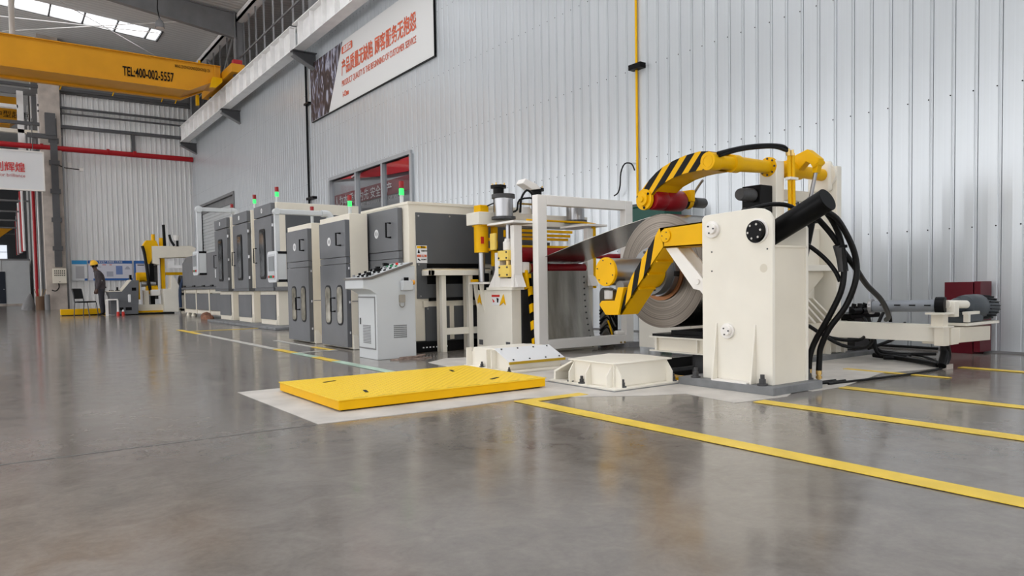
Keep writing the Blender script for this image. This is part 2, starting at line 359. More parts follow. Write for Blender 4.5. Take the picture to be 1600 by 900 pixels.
for z in (1.3, 2.71, 4.14, 5.55, 6.97, 8.3):
    y = -2.6
    while y < YB:
        inwin = WY0 - .1 < y + .05 < WY1 and WZ0 - .05 < z < WZ1 + .05
        indoor = DY0 < y + .05 < DY1 and z < DZ + .05
        if not inwin and not indoor: sc.cyl((XW + .002, y + .05, z), (XW - .006, y + .05, z), .0075, 6)
        y += PIT
so = obj('panel_screw', sc, BLK, wr); so['kind'] = 'stuff'
mb = MB(); mb.box(XW + .035, XW + .1, -2.6, WY0, 0, 9.2).box(XW + .035, XW + .1, WY1, DY0, 0, 9.2).box(XW + .035, XW + .1, DY1, YB, 0, 9.2).box(XW + .035, XW + .1, WY0, WY1, 0, WZ0).box(XW + .035, XW + .1, WY0, WY1, WZ1, 9.2).box(XW + .035, XW + .1, DY0, DY1, DZ, 9.2)
obj('backing', mb, GSTEEL, wr)
mb = MB(); mb.box(XW - .012, XW - .001, -2.6, YB, 0, .02); struct('baseboard_right', mb, GSTEEL)
mb = MB(); mb.box(XW - .05, XW + .03, -2.6, YB, 9.18, 9.28); obj('top_flashing', mb, GSTEEL, wr)
# window
wn = sempty('window_1')
mb = MB(); mb.box(XW - .06, XW + .1, WY0 - .06, WY1 + .06, WZ1, WZ1 + .09).box(XW - .06, XW + .1, WY0 - .06, WY1 + .06, WZ0 - .08, WZ0).box(XW - .06, XW + .1, WY0 - .1, WY0 + .02, WZ0, WZ1).box(XW - .06, XW + .1, WY1 - .02, WY1 + .1, WZ0, WZ1)
obj('window_frame', mb, ALU, wn)
for yy in (17.5, 19.2):
    mb = MB(); mb.box(XW - .05, XW + .08, yy - .045, yy + .045, WZ0, WZ1); obj('mullion', mb, ALU, wn)
for (a, b) in ((WY0, 17.46), (17.55, 19.15), (19.25, WY1)):
    mb = MB(); mb.add([(XW + .03, a, WZ0), (XW + .03, a, WZ1), (XW + .03, b, WZ1), (XW + .03, b, WZ0)], [(0, 1, 2, 3)]); obj('pane', mb, GLASS, wn, recalc=False)
# what is seen through the window: the next hall's red banner and grey partition
hall = thing('partition_wall', 'plain grey partition seen through the three-pane window', 'partition', (11.2, 18, 0))
mb = MB(); mb.box(11.2, 11.3, 10, 34, 0, 6.5); obj('panel', mb, mat('partition_grey', (.52, .53, .55), .6), hall)
bn = thing('wall_banner', 'red banner with white lettering seen through the three-pane window', 'banner', (11.15, 24, 4))
obj('cloth', MB().prism([(29.5, 5.25), (23.9, 4.7), (21.2, 4.55), (15, 4.9), (15, 6.6), (29.5, 6.6)], 'x', 11.12, 11.16), mat('bright_red_cloth', (.6, .02, .03), .6), bn)
text('以人为本 质量为先 安全生产', .42, (11.10, 28.2, 4.02), '-x', WPR, bn, width=5.5)
text('SAFETY AND QUALITY FIRST IN EVERY STEP OF WORK', .18, (11.10, 28.2, 3.78), '-x', WPR, bn, width=6.5)
obj('pink_strip', MB().box(11.13, 11.15, 20.5, 28.4, 3.95, 4.45), mat('dull_red_cloth', (.30, .10, .11), .6), bn)
for (p, q) in (((26.0, 4.95), (22, 5.05)), ((22, 5.25), (18.5, 5.75)), ((21, 5.15), (18.5, 4.95)), ((18.6, 5.6), (15.5, 5.2))):
    obj('reflection_curve', MB().tube([(11.1, p[0], p[1]), (11.1, (p[0] + q[0]) / 2, (p[1] + q[1]) / 2 + .12), (11.1, q[0], q[1])], .035, 6), WPR, bn)  # reflections in the window glass, modelled as white curves
for yy in (17.5, 22, 26.5):  # added lamps, out of view, to brighten what shows through the window
    lf = thing('added_lamp', {17.5: 'added unseen lamp behind the right pane of the window', 22: 'added unseen lamp behind the middle pane of the window', 26.5: 'added unseen lamp behind the left pane of the window'}[yy], 'ceiling lamp', (9.9, yy, 6.3), 'added lamps in the next hall')
    obj('housing', MB().box(9.82, 9.98, yy - .75, yy + .75, 6.3, 6.38), WMET, lf); obj('hanger', MB().box(9.89, 9.91, yy - .01, yy + .01, 6.38, 12.05), GSTEEL, lf)
    ld = bpy.data.lights.new('tube', 'AREA'); ld.shape = 'RECTANGLE'; ld.size = .12; ld.size_y = 1.4; ld.energy = 40; lo = bpy.data.objects.new('fill_light', ld); COL.objects.link(lo); lo.parent = lf; lo.location = (0, 0, -.01)
# shutter door
dr = sempty('door_1')
mb = MB(); mb.box(XW - .06, XW + .1, DY0 - .08, DY1 + .08, DZ, DZ + .12).box(XW - .06, XW + .1, DY0 - .1, DY0, 0, DZ).box(XW - .06, XW + .1, DY1, DY1 + .1, 0, DZ); obj('door_frame', mb, GSTEEL, dr)
mb = MB(); mb.box(XW + .06, XW + .4, DY0, DY1, DZ - .32, DZ); obj('roller_box', mb, GSTEEL, dr)
for k in range(30):
    mb = MB(); z = k * .15; mb.prism([(XW + .1, z + .005), (XW + .085, z + .04), (XW + .085, z + .11), (XW + .1, z + .145), (XW + .13, z + .145), (XW + .13, z + .005)], 'y', DY0, DY1); obj('slat', mb, LGREY, dr)
# back wall
wb = sempty('wall_back')
mb = MB(); x = 2.72; k = 0
while x < XW:
    mb.prism([(x, YB + .04), (x + .001, YB), (x + .13, YB), (x + .15, YB - .05), (x + .19, YB - .05), (x + .2215, YB), (x + .2215, YB + .04)], 'z', 0, 9.95); x += PIT
o = obj('corrugated_sheet', mb, BSHEET, wb); o['kind'] = 'stuff'
mb = MB(); x = 2.72
while x < XW + 6:
    mb.prism([(x, YB + .54), (x, YB + .5), (x + .15, YB + .5), (x + .165, YB + .47), (x + .2, YB + .47), (x + .2215, YB + .5), (x + .2215, YB + .54)], 'z', 9.95, 13); x += PIT
o = obj('upper_sheet', mb, GSTEEL, wb); o['kind'] = 'stuff'
mb = MB(); mb.box(2.66, XW, YB + .05, YB + .12, 0, 13); obj('backing', mb, GSTEEL, wb)
for i, (z, h, x0, x1) in enumerate(((10.05, .12, -.6, 8.2), (9.25, .08, 1.8, 8.2), (8.35, .14, -6, 8.3), (9.0, .05, 1.8, 8.3))):
    g = tag(obj('steel_girt', MB().box(x0, x1, YB - .28, YB - .1, z, z + h), DSTEEL), ['dark steel rail crossing the far wall, uppermost of four', 'dark steel rail crossing the far wall, second from top', 'thick dark steel rail crossing the far wall above the red pipe', 'thin dark steel rail between the second and the lowest rail on the far wall'][i], 'steel rail', 'dark rails across the far wall')
mb = MB(); mb.box(5.6, 5.74, YB - .25, YB - .06, 7.4, 8.36); tag(obj('steel_hanger', mb, DSTEEL), 'short dark steel upright between the lowest rail and the red pipe', 'steel post')
mb = MB(); mb.box(2.6, 2.76, YB - .06, YB + .1, 0, 13); struct('trim_6', mb, GSTEEL, label='metal corner flashing of the far wall')
# left and near sides of the hall: glazed walls with posts (out of frame, they let the daylight in)
wl = sempty('wall_left')
mb = MB(); mb.box(-16.2, -16, -11, 60, 0, .9).box(-16.2, -16, -11, 60, 8.4, 14); obj('spandrel', mb, LGREY, wl)
for k in range(13): obj('post', MB().box(-16.2, -16, -11 + k * 5.9, -10.7 + k * 5.9, .9, 8.4), GSTEEL, wl)
wf = sempty('wall_front')
mb = MB(); mb.box(-16.2, XW, -11.2, -11, 0, 1.2).box(-16.2, XW, -11.2, -11, 4.4, 14); obj('spandrel', mb, LGREY, wf)
for k in range(5): obj('post', MB().box(-16 + k * 6, -15.7 + k * 6, -11.2, -11, 1.2, 4.4), GSTEEL, wf)
mb = MB(); mb.box(XW + .5, XW + 9, -2.8, -2.6, 0, 12); struct('wall_bay', mb, GSTEEL)
mb = MB(); mb.box(15, 15.2, -12, 78, 0, 13); struct('wall_far_right', mb, GSTEEL)
mb = MB(); mb.box(-17, 24, 74, 74.2, 0, 14).box(-16.2, -16, 60, 74, 0, 14); struct('wall_end', mb, mat('far_wall_grey', (.10, .105, .11), .7))
# roof deck with skylight strips
ce = sempty('ceiling')
RZ = lambda x: 11.95 + .075 * (8.4 - x)
def deck(x0, x1, y0, y1, zf=RZ):
    mb = MB(); mb.add([(x0, y0, zf(x0)), (x1, y0, zf(x1)), (x1, y1, zf(x1)), (x0, y1, zf(x0)), (x0, y0, zf(x0) + .12), (x1, y0, zf(x1) + .12), (x1, y1, zf(x1) + .12), (x0, y1, zf(x0) + .12)],
                      [(0, 3, 2, 1), (4, 5, 6, 7), (0, 1, 5, 4), (1, 2, 6, 5), (2, 3, 7, 6), (3, 0, 4, 7)]); obj('roof_deck', mb, DECK, ce)
SK = [(-1.9, .4), (2.6, 4.9), (7.2, 9.5), (11.8, 14.1), (16.4, 18.7), (26.4, 27.9), (35.0, 36.5)]  # only the last strip is seen; nearer ones added and widened for daylight
ys = [-12] + [v for s in SK for v in s] + [78]
for i in range(0, len(ys), 2): deck(-17, 8.4, ys[i], ys[i + 1])
for (a, b) in SK: deck(6.32, 8.4, a, b); deck(-17, -12, a, b)
deck(8.4, 8.8, -12, 78, lambda x: 11.95 + .09 * (x - 8.4)); deck(14, 24, -12, 78, lambda x: 11.95 + .09 * (x - 8.4))
for (a, b) in ((-12, -4), (26.5, 78)): deck(8.8, 14, a, b, lambda x: 11.95 + .09 * (x - 8.4))  # unseen roof gap left between these, added to light the next hall
for si, (a, b) in enumerate(SK):
    sk = sempty('window_%d' % (si + 2)); seams = [6.32 - .48] + [5.84 - 1.215 * k for k in range(1, 16)]
    xs = [6.32, 5.84] + [5.84 - 1.215 * k for k in range(1, 16)]
    for i in range(len(xs) - 1):
        if xs[i + 1] < -12: break
        X0, X1 = xs[i + 1] + .03, xs[i] - .03
        mb = MB(); mb.add([(X0, a, RZ(X0) + .05), (X1, a, RZ(X1) + .05), (X1, b, RZ(X1) + .05), (X0, b, RZ(X0) + .05)], [(0, 1, 2, 3)]); obj('pane', mb, POLY, sk)
        if si == 6 or i == 0:
            mb = MB(); mb.box(xs[i + 1] - .03, xs[i + 1] + .03, a, b, RZ(xs[i + 1]) - .03, RZ(xs[i + 1]) + .06); obj('glazing_bar', mb, DSTEEL, sk)
    mb = MB()
    for (yy) in (a, b): mb.add([(-12, yy - .03, RZ(-12) - .02), (6.32, yy - .03, RZ(6.32) - .02), (6.32, yy + .03, RZ(6.32) - .02), (-12, yy + .03, RZ(-12) - .02)], [(0, 1, 2, 3)])
    mb.box(6.29, 6.36, a, b, RZ(6.3) - .04, RZ(6.3) + .05); obj('skylight_frame', mb, DSTEEL, sk)
# rafters, columns, bracing
def rafter(y, lab):
    t = thing('roof_rafter', lab, 'roof beam', (8.2, y, 11), 'sloping roof rafters')
    mb = MB(); zb = lambda x: 10.95 + (.134 * (8.3 - x) if x > 3.2 else .134 * 5.1 + .06 * (3.2 - x))
    mb.prism([(8.3, 10.95), (8.3, RZ(8.3) - .02), (-16, RZ(-16) - .02), (-16, zb(-16)), (3.2, zb(3.2))], 'y', y - .01, y + .01); obj('web', mb, GSTEEL, t)
    mb = MB(); mb.prism([(8.3, RZ(8.3) - .02), (8.3, RZ(8.3) - .06), (-16, RZ(-16) - .06), (-16, RZ(-16) - .02)], 'y', y - .12, y + .12)
    mb.prism([(8.3, 10.95), (8.3, 10.92), (3.2, zb(3.2) - .03), (-16, zb(-16) - .03), (-16, zb(-16)), (3.2, zb(3.2))], 'y', y - .12, y + .12); obj('flange', mb, GSTEEL, t)
RY = (13.8, 22.1, 30.7, 38.9)
rafter(30.7, 'deep grey roof rafter joining the column above the crane beam')
rafter(22.1, 'grey roof rafter nearer the camera than the one above the crane'); rafter(13.6, 'grey roof rafter nearest to the camera over the machines')
for y, lab in ((22.1, 'steel column rising behind the nearer crane beam bracket'), (30.7, 'steel column rising behind the middle crane beam bracket'), (38.9, 'steel column rising behind the far end of the crane beam')):
    mb = MB(); mb.box(8.2, 8.23, y - .15, y + .15, 9.0, 11.95).box(8.55, 8.58, y - .15, y + .15, 9.0, 11.95).box(8.23, 8.55, y - .01, y + .01, 9.0, 11.95)
    tag(obj('steel_column', mb, GSTEEL), lab, 'column', 'columns above the partition')
tr = thing('steel_framework', 'slim steel uprights and rail of open framework above the crane beam', 'steel framework', (8.45, 26, 9.3))
for yy in (29.5, 28.6, 27.57, 26.5, 25.5, 24.4, 23.4, 21.6, 20.6, 19.6, 31.6, 32.8, 34, 35.2, 36.4): obj('upright', MB().box(8.43, 8.48, yy - .03, yy + .03, 9.28, 11.9), GSTEEL, tr)
obj('rail', MB().box(8.40, 8.44, 14, 38.8, 10.18, 10.24), GSTEEL, tr)
obj('brace', MB().tube([(8.45, 34.9, 9.3), (8.45, 31.2, 11.7)], .05, 6, 0), GSTEEL, tr)
obj('brace', MB().tube([(8.45, 32.3, 9.3), (8.45, 36.2, 11.5)], .05, 6, 0), GSTEEL, tr)
mb = MB(); mb.box(8.3, 8.62, 4, 38.8, 11.6, 11.72).box(8.3, 8.33, 4, 38.8, 11.6, 11.9); tag(obj('roof_gutter', mb, GALV), 'pale roof gutter running along the top of the open framework', 'gutter')
for (p, q, lab) in (((6.0, 34.2, 11.75), (-2, 37.8, 12.3), 'thin roof bracing rod crossing under the skylight to the left'), ((7.2, 31.5, 11.7), (0.6, 38.6, 12.1), 'thin roof bracing rod running from the rafter under the skylight'), ((1.2, 32, 12.1), (7.5, 38.5, 11.6), 'thin roof bracing rod behind the crane girder')):
    tag(obj('bracing_rod', MB().tube([p, q], .018, 6, 0), GALV), lab, 'rod', 'roof bracing rods')
# high-bay lamps
def lamp(x, y, z, lab):
    t = thing('high_bay_lamp', lab, 'ceiling lamp', (x, y, z), 'high bay lamps under the roof')
    obj('shade', MB().rev((x, y, z), (x, y, z + .35), [(0, .16), (.45, .155), (.7, .12), (.85, .06), (1, .04)], 20), GSTEEL, t, smooth=True)
    obj('lens', MB().cyl((x, y, z - .004), (x, y, z + .01), .14, 20), mat('lamp_lens', (.8, .8, .8), .2), t)
    obj('cord', MB().tube([(x, y, z + .34), (x - .06, y, z + .7), (x - .05, y, z + 1.0), (x - .1, y, RZ(x) - .05)], .02, 6), RUB, t)
lamp(5.33, 30, 10.6, 'grey high-bay lamp hanging beside the skylight strip')
# crane runway beam
def runway(y0, y1, lab):
    t = thing('crane_runway_beam', lab, 'crane beam', (7.72, y0, 8.05), 'runway beams along the right wall')
    xi, xo, zb, zt = 7.6, 7.94, 8.04, 8.8
    obj('bottom_flange', MB().box(xi, xo, y0, y1, zb, zb + .03), GALV, t)
    obj('top_flange', MB().box(xi, xo, y0, y1, zt - .03, zt), GALV, t)
    obj('web', MB().box(7.76, 7.78, y0, y1, zb + .03, zt - .03), GALV, t)
    y = y0 + .1
    while y < y1:
        obj('stiffener', MB().box(xi + .02, 7.76, y, y + .03, zb + .03, zt - .03), GALV, t); y += .95
    obj('rail', MB().box(7.74, 7.80, y0, y1, zt, zt + .1), DSTEEL, t)
for (a, b, lab) in ((30.75, 38.6, 'pale crane runway beam section farthest away, under the crane end'), (22.25, 30.65, 'pale crane runway beam section between the two nearer brackets'), (13.85, 22.05, 'pale crane runway beam section at the top edge above the banner'), (5, 13.75, 'pale crane runway beam section nearest the camera, above the machines')): runway(a, b, lab)
for y, lab in ((13.8, 'dark wall bracket of the crane beam nearest the camera'), (22.1, 'dark wall bracket carrying the crane beam at the banner corner'), (30.7, 'dark wall bracket carrying the crane beam above the middle of the wall'), (38.6, 'dark wall bracket under the far end of the crane beam')):
    t = thing('beam_bracket', lab, 'bracket', (8.3, y, 7.7), 'brackets under the runway beam')
    obj('web', MB().prism([(7.62, 8.03), (XW, 8.03), (XW, 7.55), (7.62, 7.9)], 'y', y - .01, y + .01), DSTEEL, t)
    obj('top_plate', MB().box(7.58, XW, y - .13, y + .13, 8.01, 8.035), DSTEEL, t)
    obj('bottom_plate', MB().prism([(7.6, 7.9), (7.6, 7.87), (XW, 7.51), (XW, 7.54)], 'y', y - .13, y + .13), GSTEEL, t)
# crane
cr = thing('overhead_crane', 'big orange-yellow overhead crane girder with black phone lettering', 'crane', (4, 30, 8.4))
gx0, gx1 = -15.5, 7.45; zt, zb = 9.48, 8.45
mb = MB(); mb.prism([(gx0, zb), (6.2, zb), (7.1, 8.85), (gx1, 8.85), (gx1, zt), (gx0, zt)], 'y', 30.0, 31.45); obj('girder', mb, ORG, cr)
mb = MB(); mb.prism([(gx0, zb), (6.25, zb), (7.1, 8.85), (7.1, 8.82), (6.27, zb - .05), (gx0, zb - .05)], 'y', 29.9, 30.08); obj('front_flange', mb, ORG, cr)
mb = MB(); mb.prism([(gx0, zb), (6.25, zb), (7.1, 8.85), (7.1, 8.80), (6.27, zb - .07), (gx0, zb - .07)], 'y', 31.4, 31.62); obj('rear_flange', mb, ORG, cr)
mb = MB(); mb.box(gx0, gx1, 29.93, 31.55, zt, zt + .03); obj('top_flange', mb, ORG, cr)
mb = MB(); mb.box(7.2, 7.28, 29.96, 30.0, 8.85, zt); obj('end_plate', mb, ORG, cr)
mb = MB(); mb.box(7.5, 8.0, 28.6, 33.4, 8.98, 9.3); obj('end_carriage', mb, ORG, cr, bev=.01)
for yy in (29.0, 32.9): obj('wheel', MB().cyl((7.68, yy, 9.02), (7.88, yy, 9.02), .13, 18), DSTEEL, cr)
obj('end_bracket', MB().prism([(7.0, 8.6), (7.2, 8.6), (7.45, 8.85), (7.45, 9.0), (7.1, 9.0)], 'y', 29.75, 29.95), YEL, cr); obj('guide_bracket', MB().box(6.8, 6.9, 31.2, 31.4, 8.2, 8.6), YEL, cr)
obj('buffer', MB().box(7.62, 7.95, 28.75, 29.0, 9.3, 9.5), REDP, cr)
obj('stop_post', MB().cyl((6.75, 30.3, zt), (6.75, 30.3, zt + .22), .05, 10), YEL, cr)
text('TEL:400-002-5557', .47, (4.03, 29.975, 8.66), '-y', BLK, cr, width=1.72, bold=.008)
text('BRNG ZHONGDONGQIZHONGJI CN', .16, (5.80, 29.975, 9.22), '-y', BLK, cr, width=1.25)
t = thing('festoon_clips', 'row of short pale cable clips hanging under the crane girder', 'cable clips', (3, 31.5, 8.3))
for xx in (2.2, 3.9, 5.6, 6.1): obj('clip', MB().tube([(xx, 31.45, 8.34), (xx - .05, 31.45, 8.2)], .02, 6, 0), YEL, t)
fc = thing('overhead_crane', 'second orange crane far behind the column at the left edge', 'crane', (-2, 48, 10.6))
mb = MB(); mb.prism([(-15, 9.9), (0.9, 9.9), (1.55, 10.5), (1.55, 11.4), (-15, 11.4)], 'y', 48, 49); obj('girder', mb, ORG, fc)
text('中型起重', .4, (.2, 47.97, 10.3), '-y', BLK, fc)
fc = thing('overhead_crane', 'third small orange crane girder low behind the hanging sign', 'crane', (-2, 62, 4.8))
mb = MB(); mb.prism([(-15, 4.6), (0.2, 4.6), (1.1, 5.35), (-15, 5.35)], 'y', 62, 62.6); obj('girder', mb, ORG, fc)
# banner on the wall
bn = thing('wall_banner', 'long white wall banner with orange-red lettering and dark picture end', 'banner', (8.27, 18.5, 6.9))
BY0, BY1, BZ0, BZ1 = 14.57, 22.42, 6.0, 7.78
obj('board', MB().box(8.27, XW, BY0, BY1, BZ0, BZ1), BANN, bn)
obj('frame_edge', MB().box(8.275, XW - .01, BY0 - .012, BY0, BZ0 - .02, BZ1).box(8.275, XW - .01, BY0, BY1, BZ0 - .02, BZ0), BLK, bn)
obj('picture', MB().prism([(22.41, 6.005), (20.95, 6.005), (19.8, 7.77), (22.41, 7.77)], 'x', 8.262, 8.268), PHOTO, bn)
RT = lambda s, size, y, z, m, wd, b=0.: text(s, size, (8.262, y, z), '-x', m, bn, width=wd, bold=b)
RT('产品质量无缺陷', .47, 19.9, 6.87, ORT, 2.1, .008); RT('顾客服务无抱怨', .47, 17.68, 6.87, ORT, 2.3, .008)
RT('PRODUCT QUALITY IS THE BEGINNING OF CUSTOMER SERVICE', .24, 19.9, 6.52, ORT, 4.5)
RT('i-One', .22, 19.85, 6.22, ORT, .42, .006)
obj('tag_box', MB().rbox('x', 8.258, 8.264, 19.1, 19.85, 7.42, 7.62, .04), ORT, bn)
text('品质篇', .17, (8.254, 19.74, 7.455), '-x', WPR, bn, width=.54, bold=.003)
# pipes on the right wall
def wallpipe(y, x, z0, z1, r, m, lab, nm='wall_pipe'):
    t = thing(nm, lab, 'pipe', (x, y, z0)); obj('pipe', MB().cyl((x, y, z0), (x, y, z1), r, 10), m, t, smooth=True); return t
t = wallpipe(8.25, 8.31, 1.3, 9.3, .02, YEL, 'thin yellow pipe rising up the right wall')
obj('clamp', MB().box(8.22, 8.36, 8.08, 8.34, 4.11, 4.19), BLK, t)
t = wallpipe(22.85, 8.28, 1.5, 8.0, .035, BLK, 'thin black cable duct running up the wall at the banner end')
obj('clamp', MB().box(8.2, 8.34, 22.3, 22.9, 3.60, 3.68), BLK, t); obj('clamp', MB().box(8.2, 8.34, 22.5, 22.9, 6.6, 6.66), BLK, t)
tag(obj('wall_cable', MB().tube([(8.27, 8.27, 2.55), (8.26, 8.33, 2.66), (8.25, 8.47, 2.68), (8.25, 8.56, 2.55), (8.25, 8.58, 2.35), (8.25, 8.63, 2.24), (8.25, 8.72, 2.20)], .012, 6), RUB), 'loose black cable curling beside the yellow wall pipe', 'cable')
# red sprinkler pipe
t = thing('sprinkler_pipe', 'long red pipe crossing the far wall', 'pipe', (3, 39.4, 7.4))
obj('pipe', MB().cyl((-10, 39.35, 7.42), (8.3, 39.35, 7.36), .12, 14), REDP, t, smooth=True)
for xx in (1.9, 4.55, 5.68): obj('coupling', MB().cyl((xx - .06, 39.35, 7.40), (xx + .06, 39.35, 7.40), .145, 14), REDP, t, smooth=True)
# left column with black cable tray and junction box
t = thing('concrete_column', 'pale concrete column at the left end of the far wall', 'column', (2.25, 39.6, 0))
obj('shaft', MB().box(1.86, 2.66, 39.3, 40.2, 0, 13), CONC, t)
for zz in (2.5, 3.9, 5.2, 6.6, 7.9): obj('band', MB().box(1.84, 2.68, 39.28, 39.34, zz, zz + .04), CONC, t)
t = thing('cable_tray', 'dark cable tray running down the concrete column', 'cable tray', (2.35, 39.25, 2))
obj('tray', MB().box(2.22, 2.50, 39.18, 39.28, 1.95, 8.7), DSTEEL, t)
for zz in (2.7, 4.0, 5.3, 6.6, 7.6): obj('clamp', MB().box(2.16, 2.56, 39.16, 39.3, zz, zz + .2), DSTEEL, t)
obj('upper_box', MB().box(1.35, 2.5, 39.1, 39.25, 7.75, 7.95).box(2.05, 2.45, 39.05, 39.28, 7.9, 8.9), DSTEEL, t)
t = thing('junction_box', 'cream electrical box with rows of black switches on the concrete column', 'electrical box', (2.37, 39.1, 1.2))
obj('cabinet', MB().box(2.1, 2.64, 39.0, 39.26, 1.2, 1.88), CREAM, t, bev=.01)
mb = MB()
for r_ in range(3):
    for c in range(6): mb.box(2.17 + c * .075, 2.21 + c * .075, 38.985, 39.0, 1.74 - r_ * .1, 1.79 - r_ * .1)
o = obj('switches', mb, BLK, t); obj('lock', MB().cyl((2.37, 38.98, 1.27), (2.37, 39, 1.27), .02, 8), BLK, t)
obj('cable', MB().tube([(2.33, 39.15, 1.2), (2.33, 39.12, 1.0), (2.2, 39.1, .85), (2.05, 39.1, .9)], .025, 6), RUB, t)
obj('side_duct', MB().box(2.66, 2.72, 39.1, 39.26, 1.2, 7.2), GSTEEL, t)
t = thing('security_camera', 'small white security camera on a thin arm on the far wall', 'camera', (3.45, 39.3, 6.45))
obj('arm', MB().tube([(2.5, 39.2, 6.62), (2.75, 39.2, 6.5), (3.35, 39.3, 6.47)], .02, 6), BLK, t); obj('body', MB().box(3.33, 3.5, 39.2, 39.38, 6.4, 6.55), WHITE, t, bev=.02)
obj('mount_box', MB().box(2.9, 3.05, 39.5, 39.66, 6.55, 6.8), WHITE, t)
# hanging sign
t = thing('hanging_sign', 'white hanging sign with red characters at the left edge', 'sign', (-1, 38, 5.3))
obj('board', MB().box(-4.2, 1.87, 38, 38.08, 5.28, 6.93), WMET, t)
obj('frame', MB().box(-4.2, 1.87, 37.97, 38.1, 5.22, 5.28).box(-4.2, 1.87, 37.97, 38.1, 6.9, 6.95).box(1.85, 1.9, 37.97, 38.1, 5.22, 6.95), WHITE, t)
text('再创辉煌', .44, (-.30, 37.96, 6.04), '-y', mat('sign_red', (.62, .05, .05), .5), t, width=1.48, bold=.006)
text('Strives for brilliance', .2, (-.30, 37.96, 5.78), '-y', mat('sign_dull_red', (.5, .1, .1), .5), t, width=1.48)
for xx in (-3.5, 1.5): obj('hanger', MB().cyl((xx, 38.04, 6.95), (xx, 38.04, 8.36), .015, 6), DSTEEL, t)
# things beyond the opening at the left
t = thing('site_office', 'low grey office cabin at the far left edge', 'cabin', (-2, 56, 0))
OY = 55.6
obj('body', MB().box(-9, 1.76, OY, OY + 5, .12, 2.85), LGREY, t); obj('roof_edge', MB().box(-9, 1.8, OY - .05, OY + 5, 2.85, 2.95), GSTEEL, t); obj('base', MB().box(-9, 1.8, OY - .1, OY + 5, 0, .12), CONC, t)
for k in range(7): obj('panel_joint', MB().box(-7.5 + 1.3 * k, -7.48 + 1.3 * k, OY - .01, OY, .12, 2.85), GSTEEL, t)
o = obj('door', MB().box(-.6, .47, OY - .04, OY, .15, 2.15), mat('navy_door', (.02, .025, .04), .5), t); obj('handle', MB().box(.34, .42, OY - .09, OY - .04, 1.02, 1.06), CHR, o)
t = thing('far_window', 'bright window high on the far end wall behind the cabin', 'window', (.3, 73.9, 4)); wm = mat('window_daylight', (.8, .85, .9), .3, emit=((.85, .9, 1), .9))
for i in range(3):
    for j in range(2): obj('pane', MB().box(-1.1 + i * .66, -.5 + i * .66, 73.9, 73.98, 3.65 + j * .6, 4.2 + j * .6), wm, t)
def pole(x, y, z0, z1, r, m, lab, cat='pipe'): return tag(obj('vertical_pipe', MB().cyl((x, y, z0), (x, y, z1), r, 10), m, smooth=True), lab, cat)
pole(1.62, 42.5, 0, 6.5, .07, REDP, 'red riser pipe left of the concrete column')
pole(1.78, 41.2, 0, 8, .06, GSTEEL, 'grey pipe just left of the concrete column'); pole(1.70, 40.6, .0, 6, .03, GALV, 'thin pale conduit beside the concrete column')
tag(obj('vertical_duct', MB().cyl((.83, 33.5, 9.6), (.83, 33.5, RZ(.83)), .1, 12), WHITE, smooth=True), 'pale vertical duct rising in front of the skylight at the left edge', 'duct')
t = thing('far_column_row', 'row of dark steel columns receding behind the hanging sign', 'columns', (1.9, 50, 0))
for k, yy in enumerate((43.5, 46, 49, 52.5, 56.5, 61, 66)):
    obj('column', MB().box(1.75 + k * .035, 2.2 + k * .035, yy, yy + .35, 0, 12), (GSTEEL, GALV)[k % 2], t)
t = thing('far_wall_sheet', 'dark sheet wall running away behind the concrete column', 'wall', (2.4, 57, 0)); obj('sheet', MB().box(2.5, 2.6, 40.3, 74, 0, 13), GSTEEL, t)
t = thing('pipe_rack', 'cluttered pale and maroon ducts high behind the hanging sign', 'ducts', (1, 52, 5))
for k in range(9):
    obj('duct', MB().tube([(1.2 + .02 * k, 44 + 3 * k, 6.2), (1.22 + .02 * k, 44 + 3 * k, 2.9 + .1 * k)], .06 + .02 * (k % 2), 8, 0), (GALV, REDP, GSTEEL)[k % 3], t)
for k in range(5): obj('cross_pipe', MB().cyl((-4, 46 + 5 * k, 5.6 - .1 * k), (1.6, 46 + 5 * k, 5.6 - .1 * k), .05, 8), GSTEEL, t)
t = thing('upper_frame', 'grey steel posts and beams high behind the crane at the left', 'steel frame', (1, 41, 9))
obj('post', MB().box(1.05, 1.3, 40.2, 40.5, 7.3, 10), GALV, t); obj('post', MB().box(.2, .3, 41, 41.2, 9.2, 10.6), GSTEEL, t); obj('post', MB().box(1.8, 1.86, 40.0, 40.1, 7.5, 9.9), GALV, t)
obj('beam', MB().box(-6, 1.1, 40.2, 40.5, 9.2, 9.35), GALV, t); obj('beam', MB().box(-6, 1.9, 40.2, 40.5, 8.1, 8.26), CREAM, t); obj('beam', MB().box(-6, 4, 40.6, 40.8, 9.95, 10.2), GSTEEL, t)
t = thing('rubbish_bins', 'cluster of rusty drums and sticks at the foot of the concrete column', 'clutter', (1.6, 39.4, 0))
obj('drum', MB().cyl((1.6, 39.6, 0), (1.6, 39.6, .62), .17, 14), mat('rust_brown', (.18, .11, .07), .7), t); obj('drum', MB().cyl((1.86, 39.0, 0), (1.86, 39.0, .7), .1, 14), GSTEEL, t)
for a in (-.2, -.05, .12, .25): obj('stick', MB().tube([(1.6 + a * .4, 39.6, .5), (1.6 + a, 39.5, .95)], .015, 5, 0), mat('wood_tan', (.35, .24, .12), .7), t)
obj('bag', MB().rev((1.15, 39.8, 0), (1.25, 39.8, .75), [(0, .28), (.3, .26), (.7, .14), (1, .03)], 10), GSTEEL, t, smooth=True)
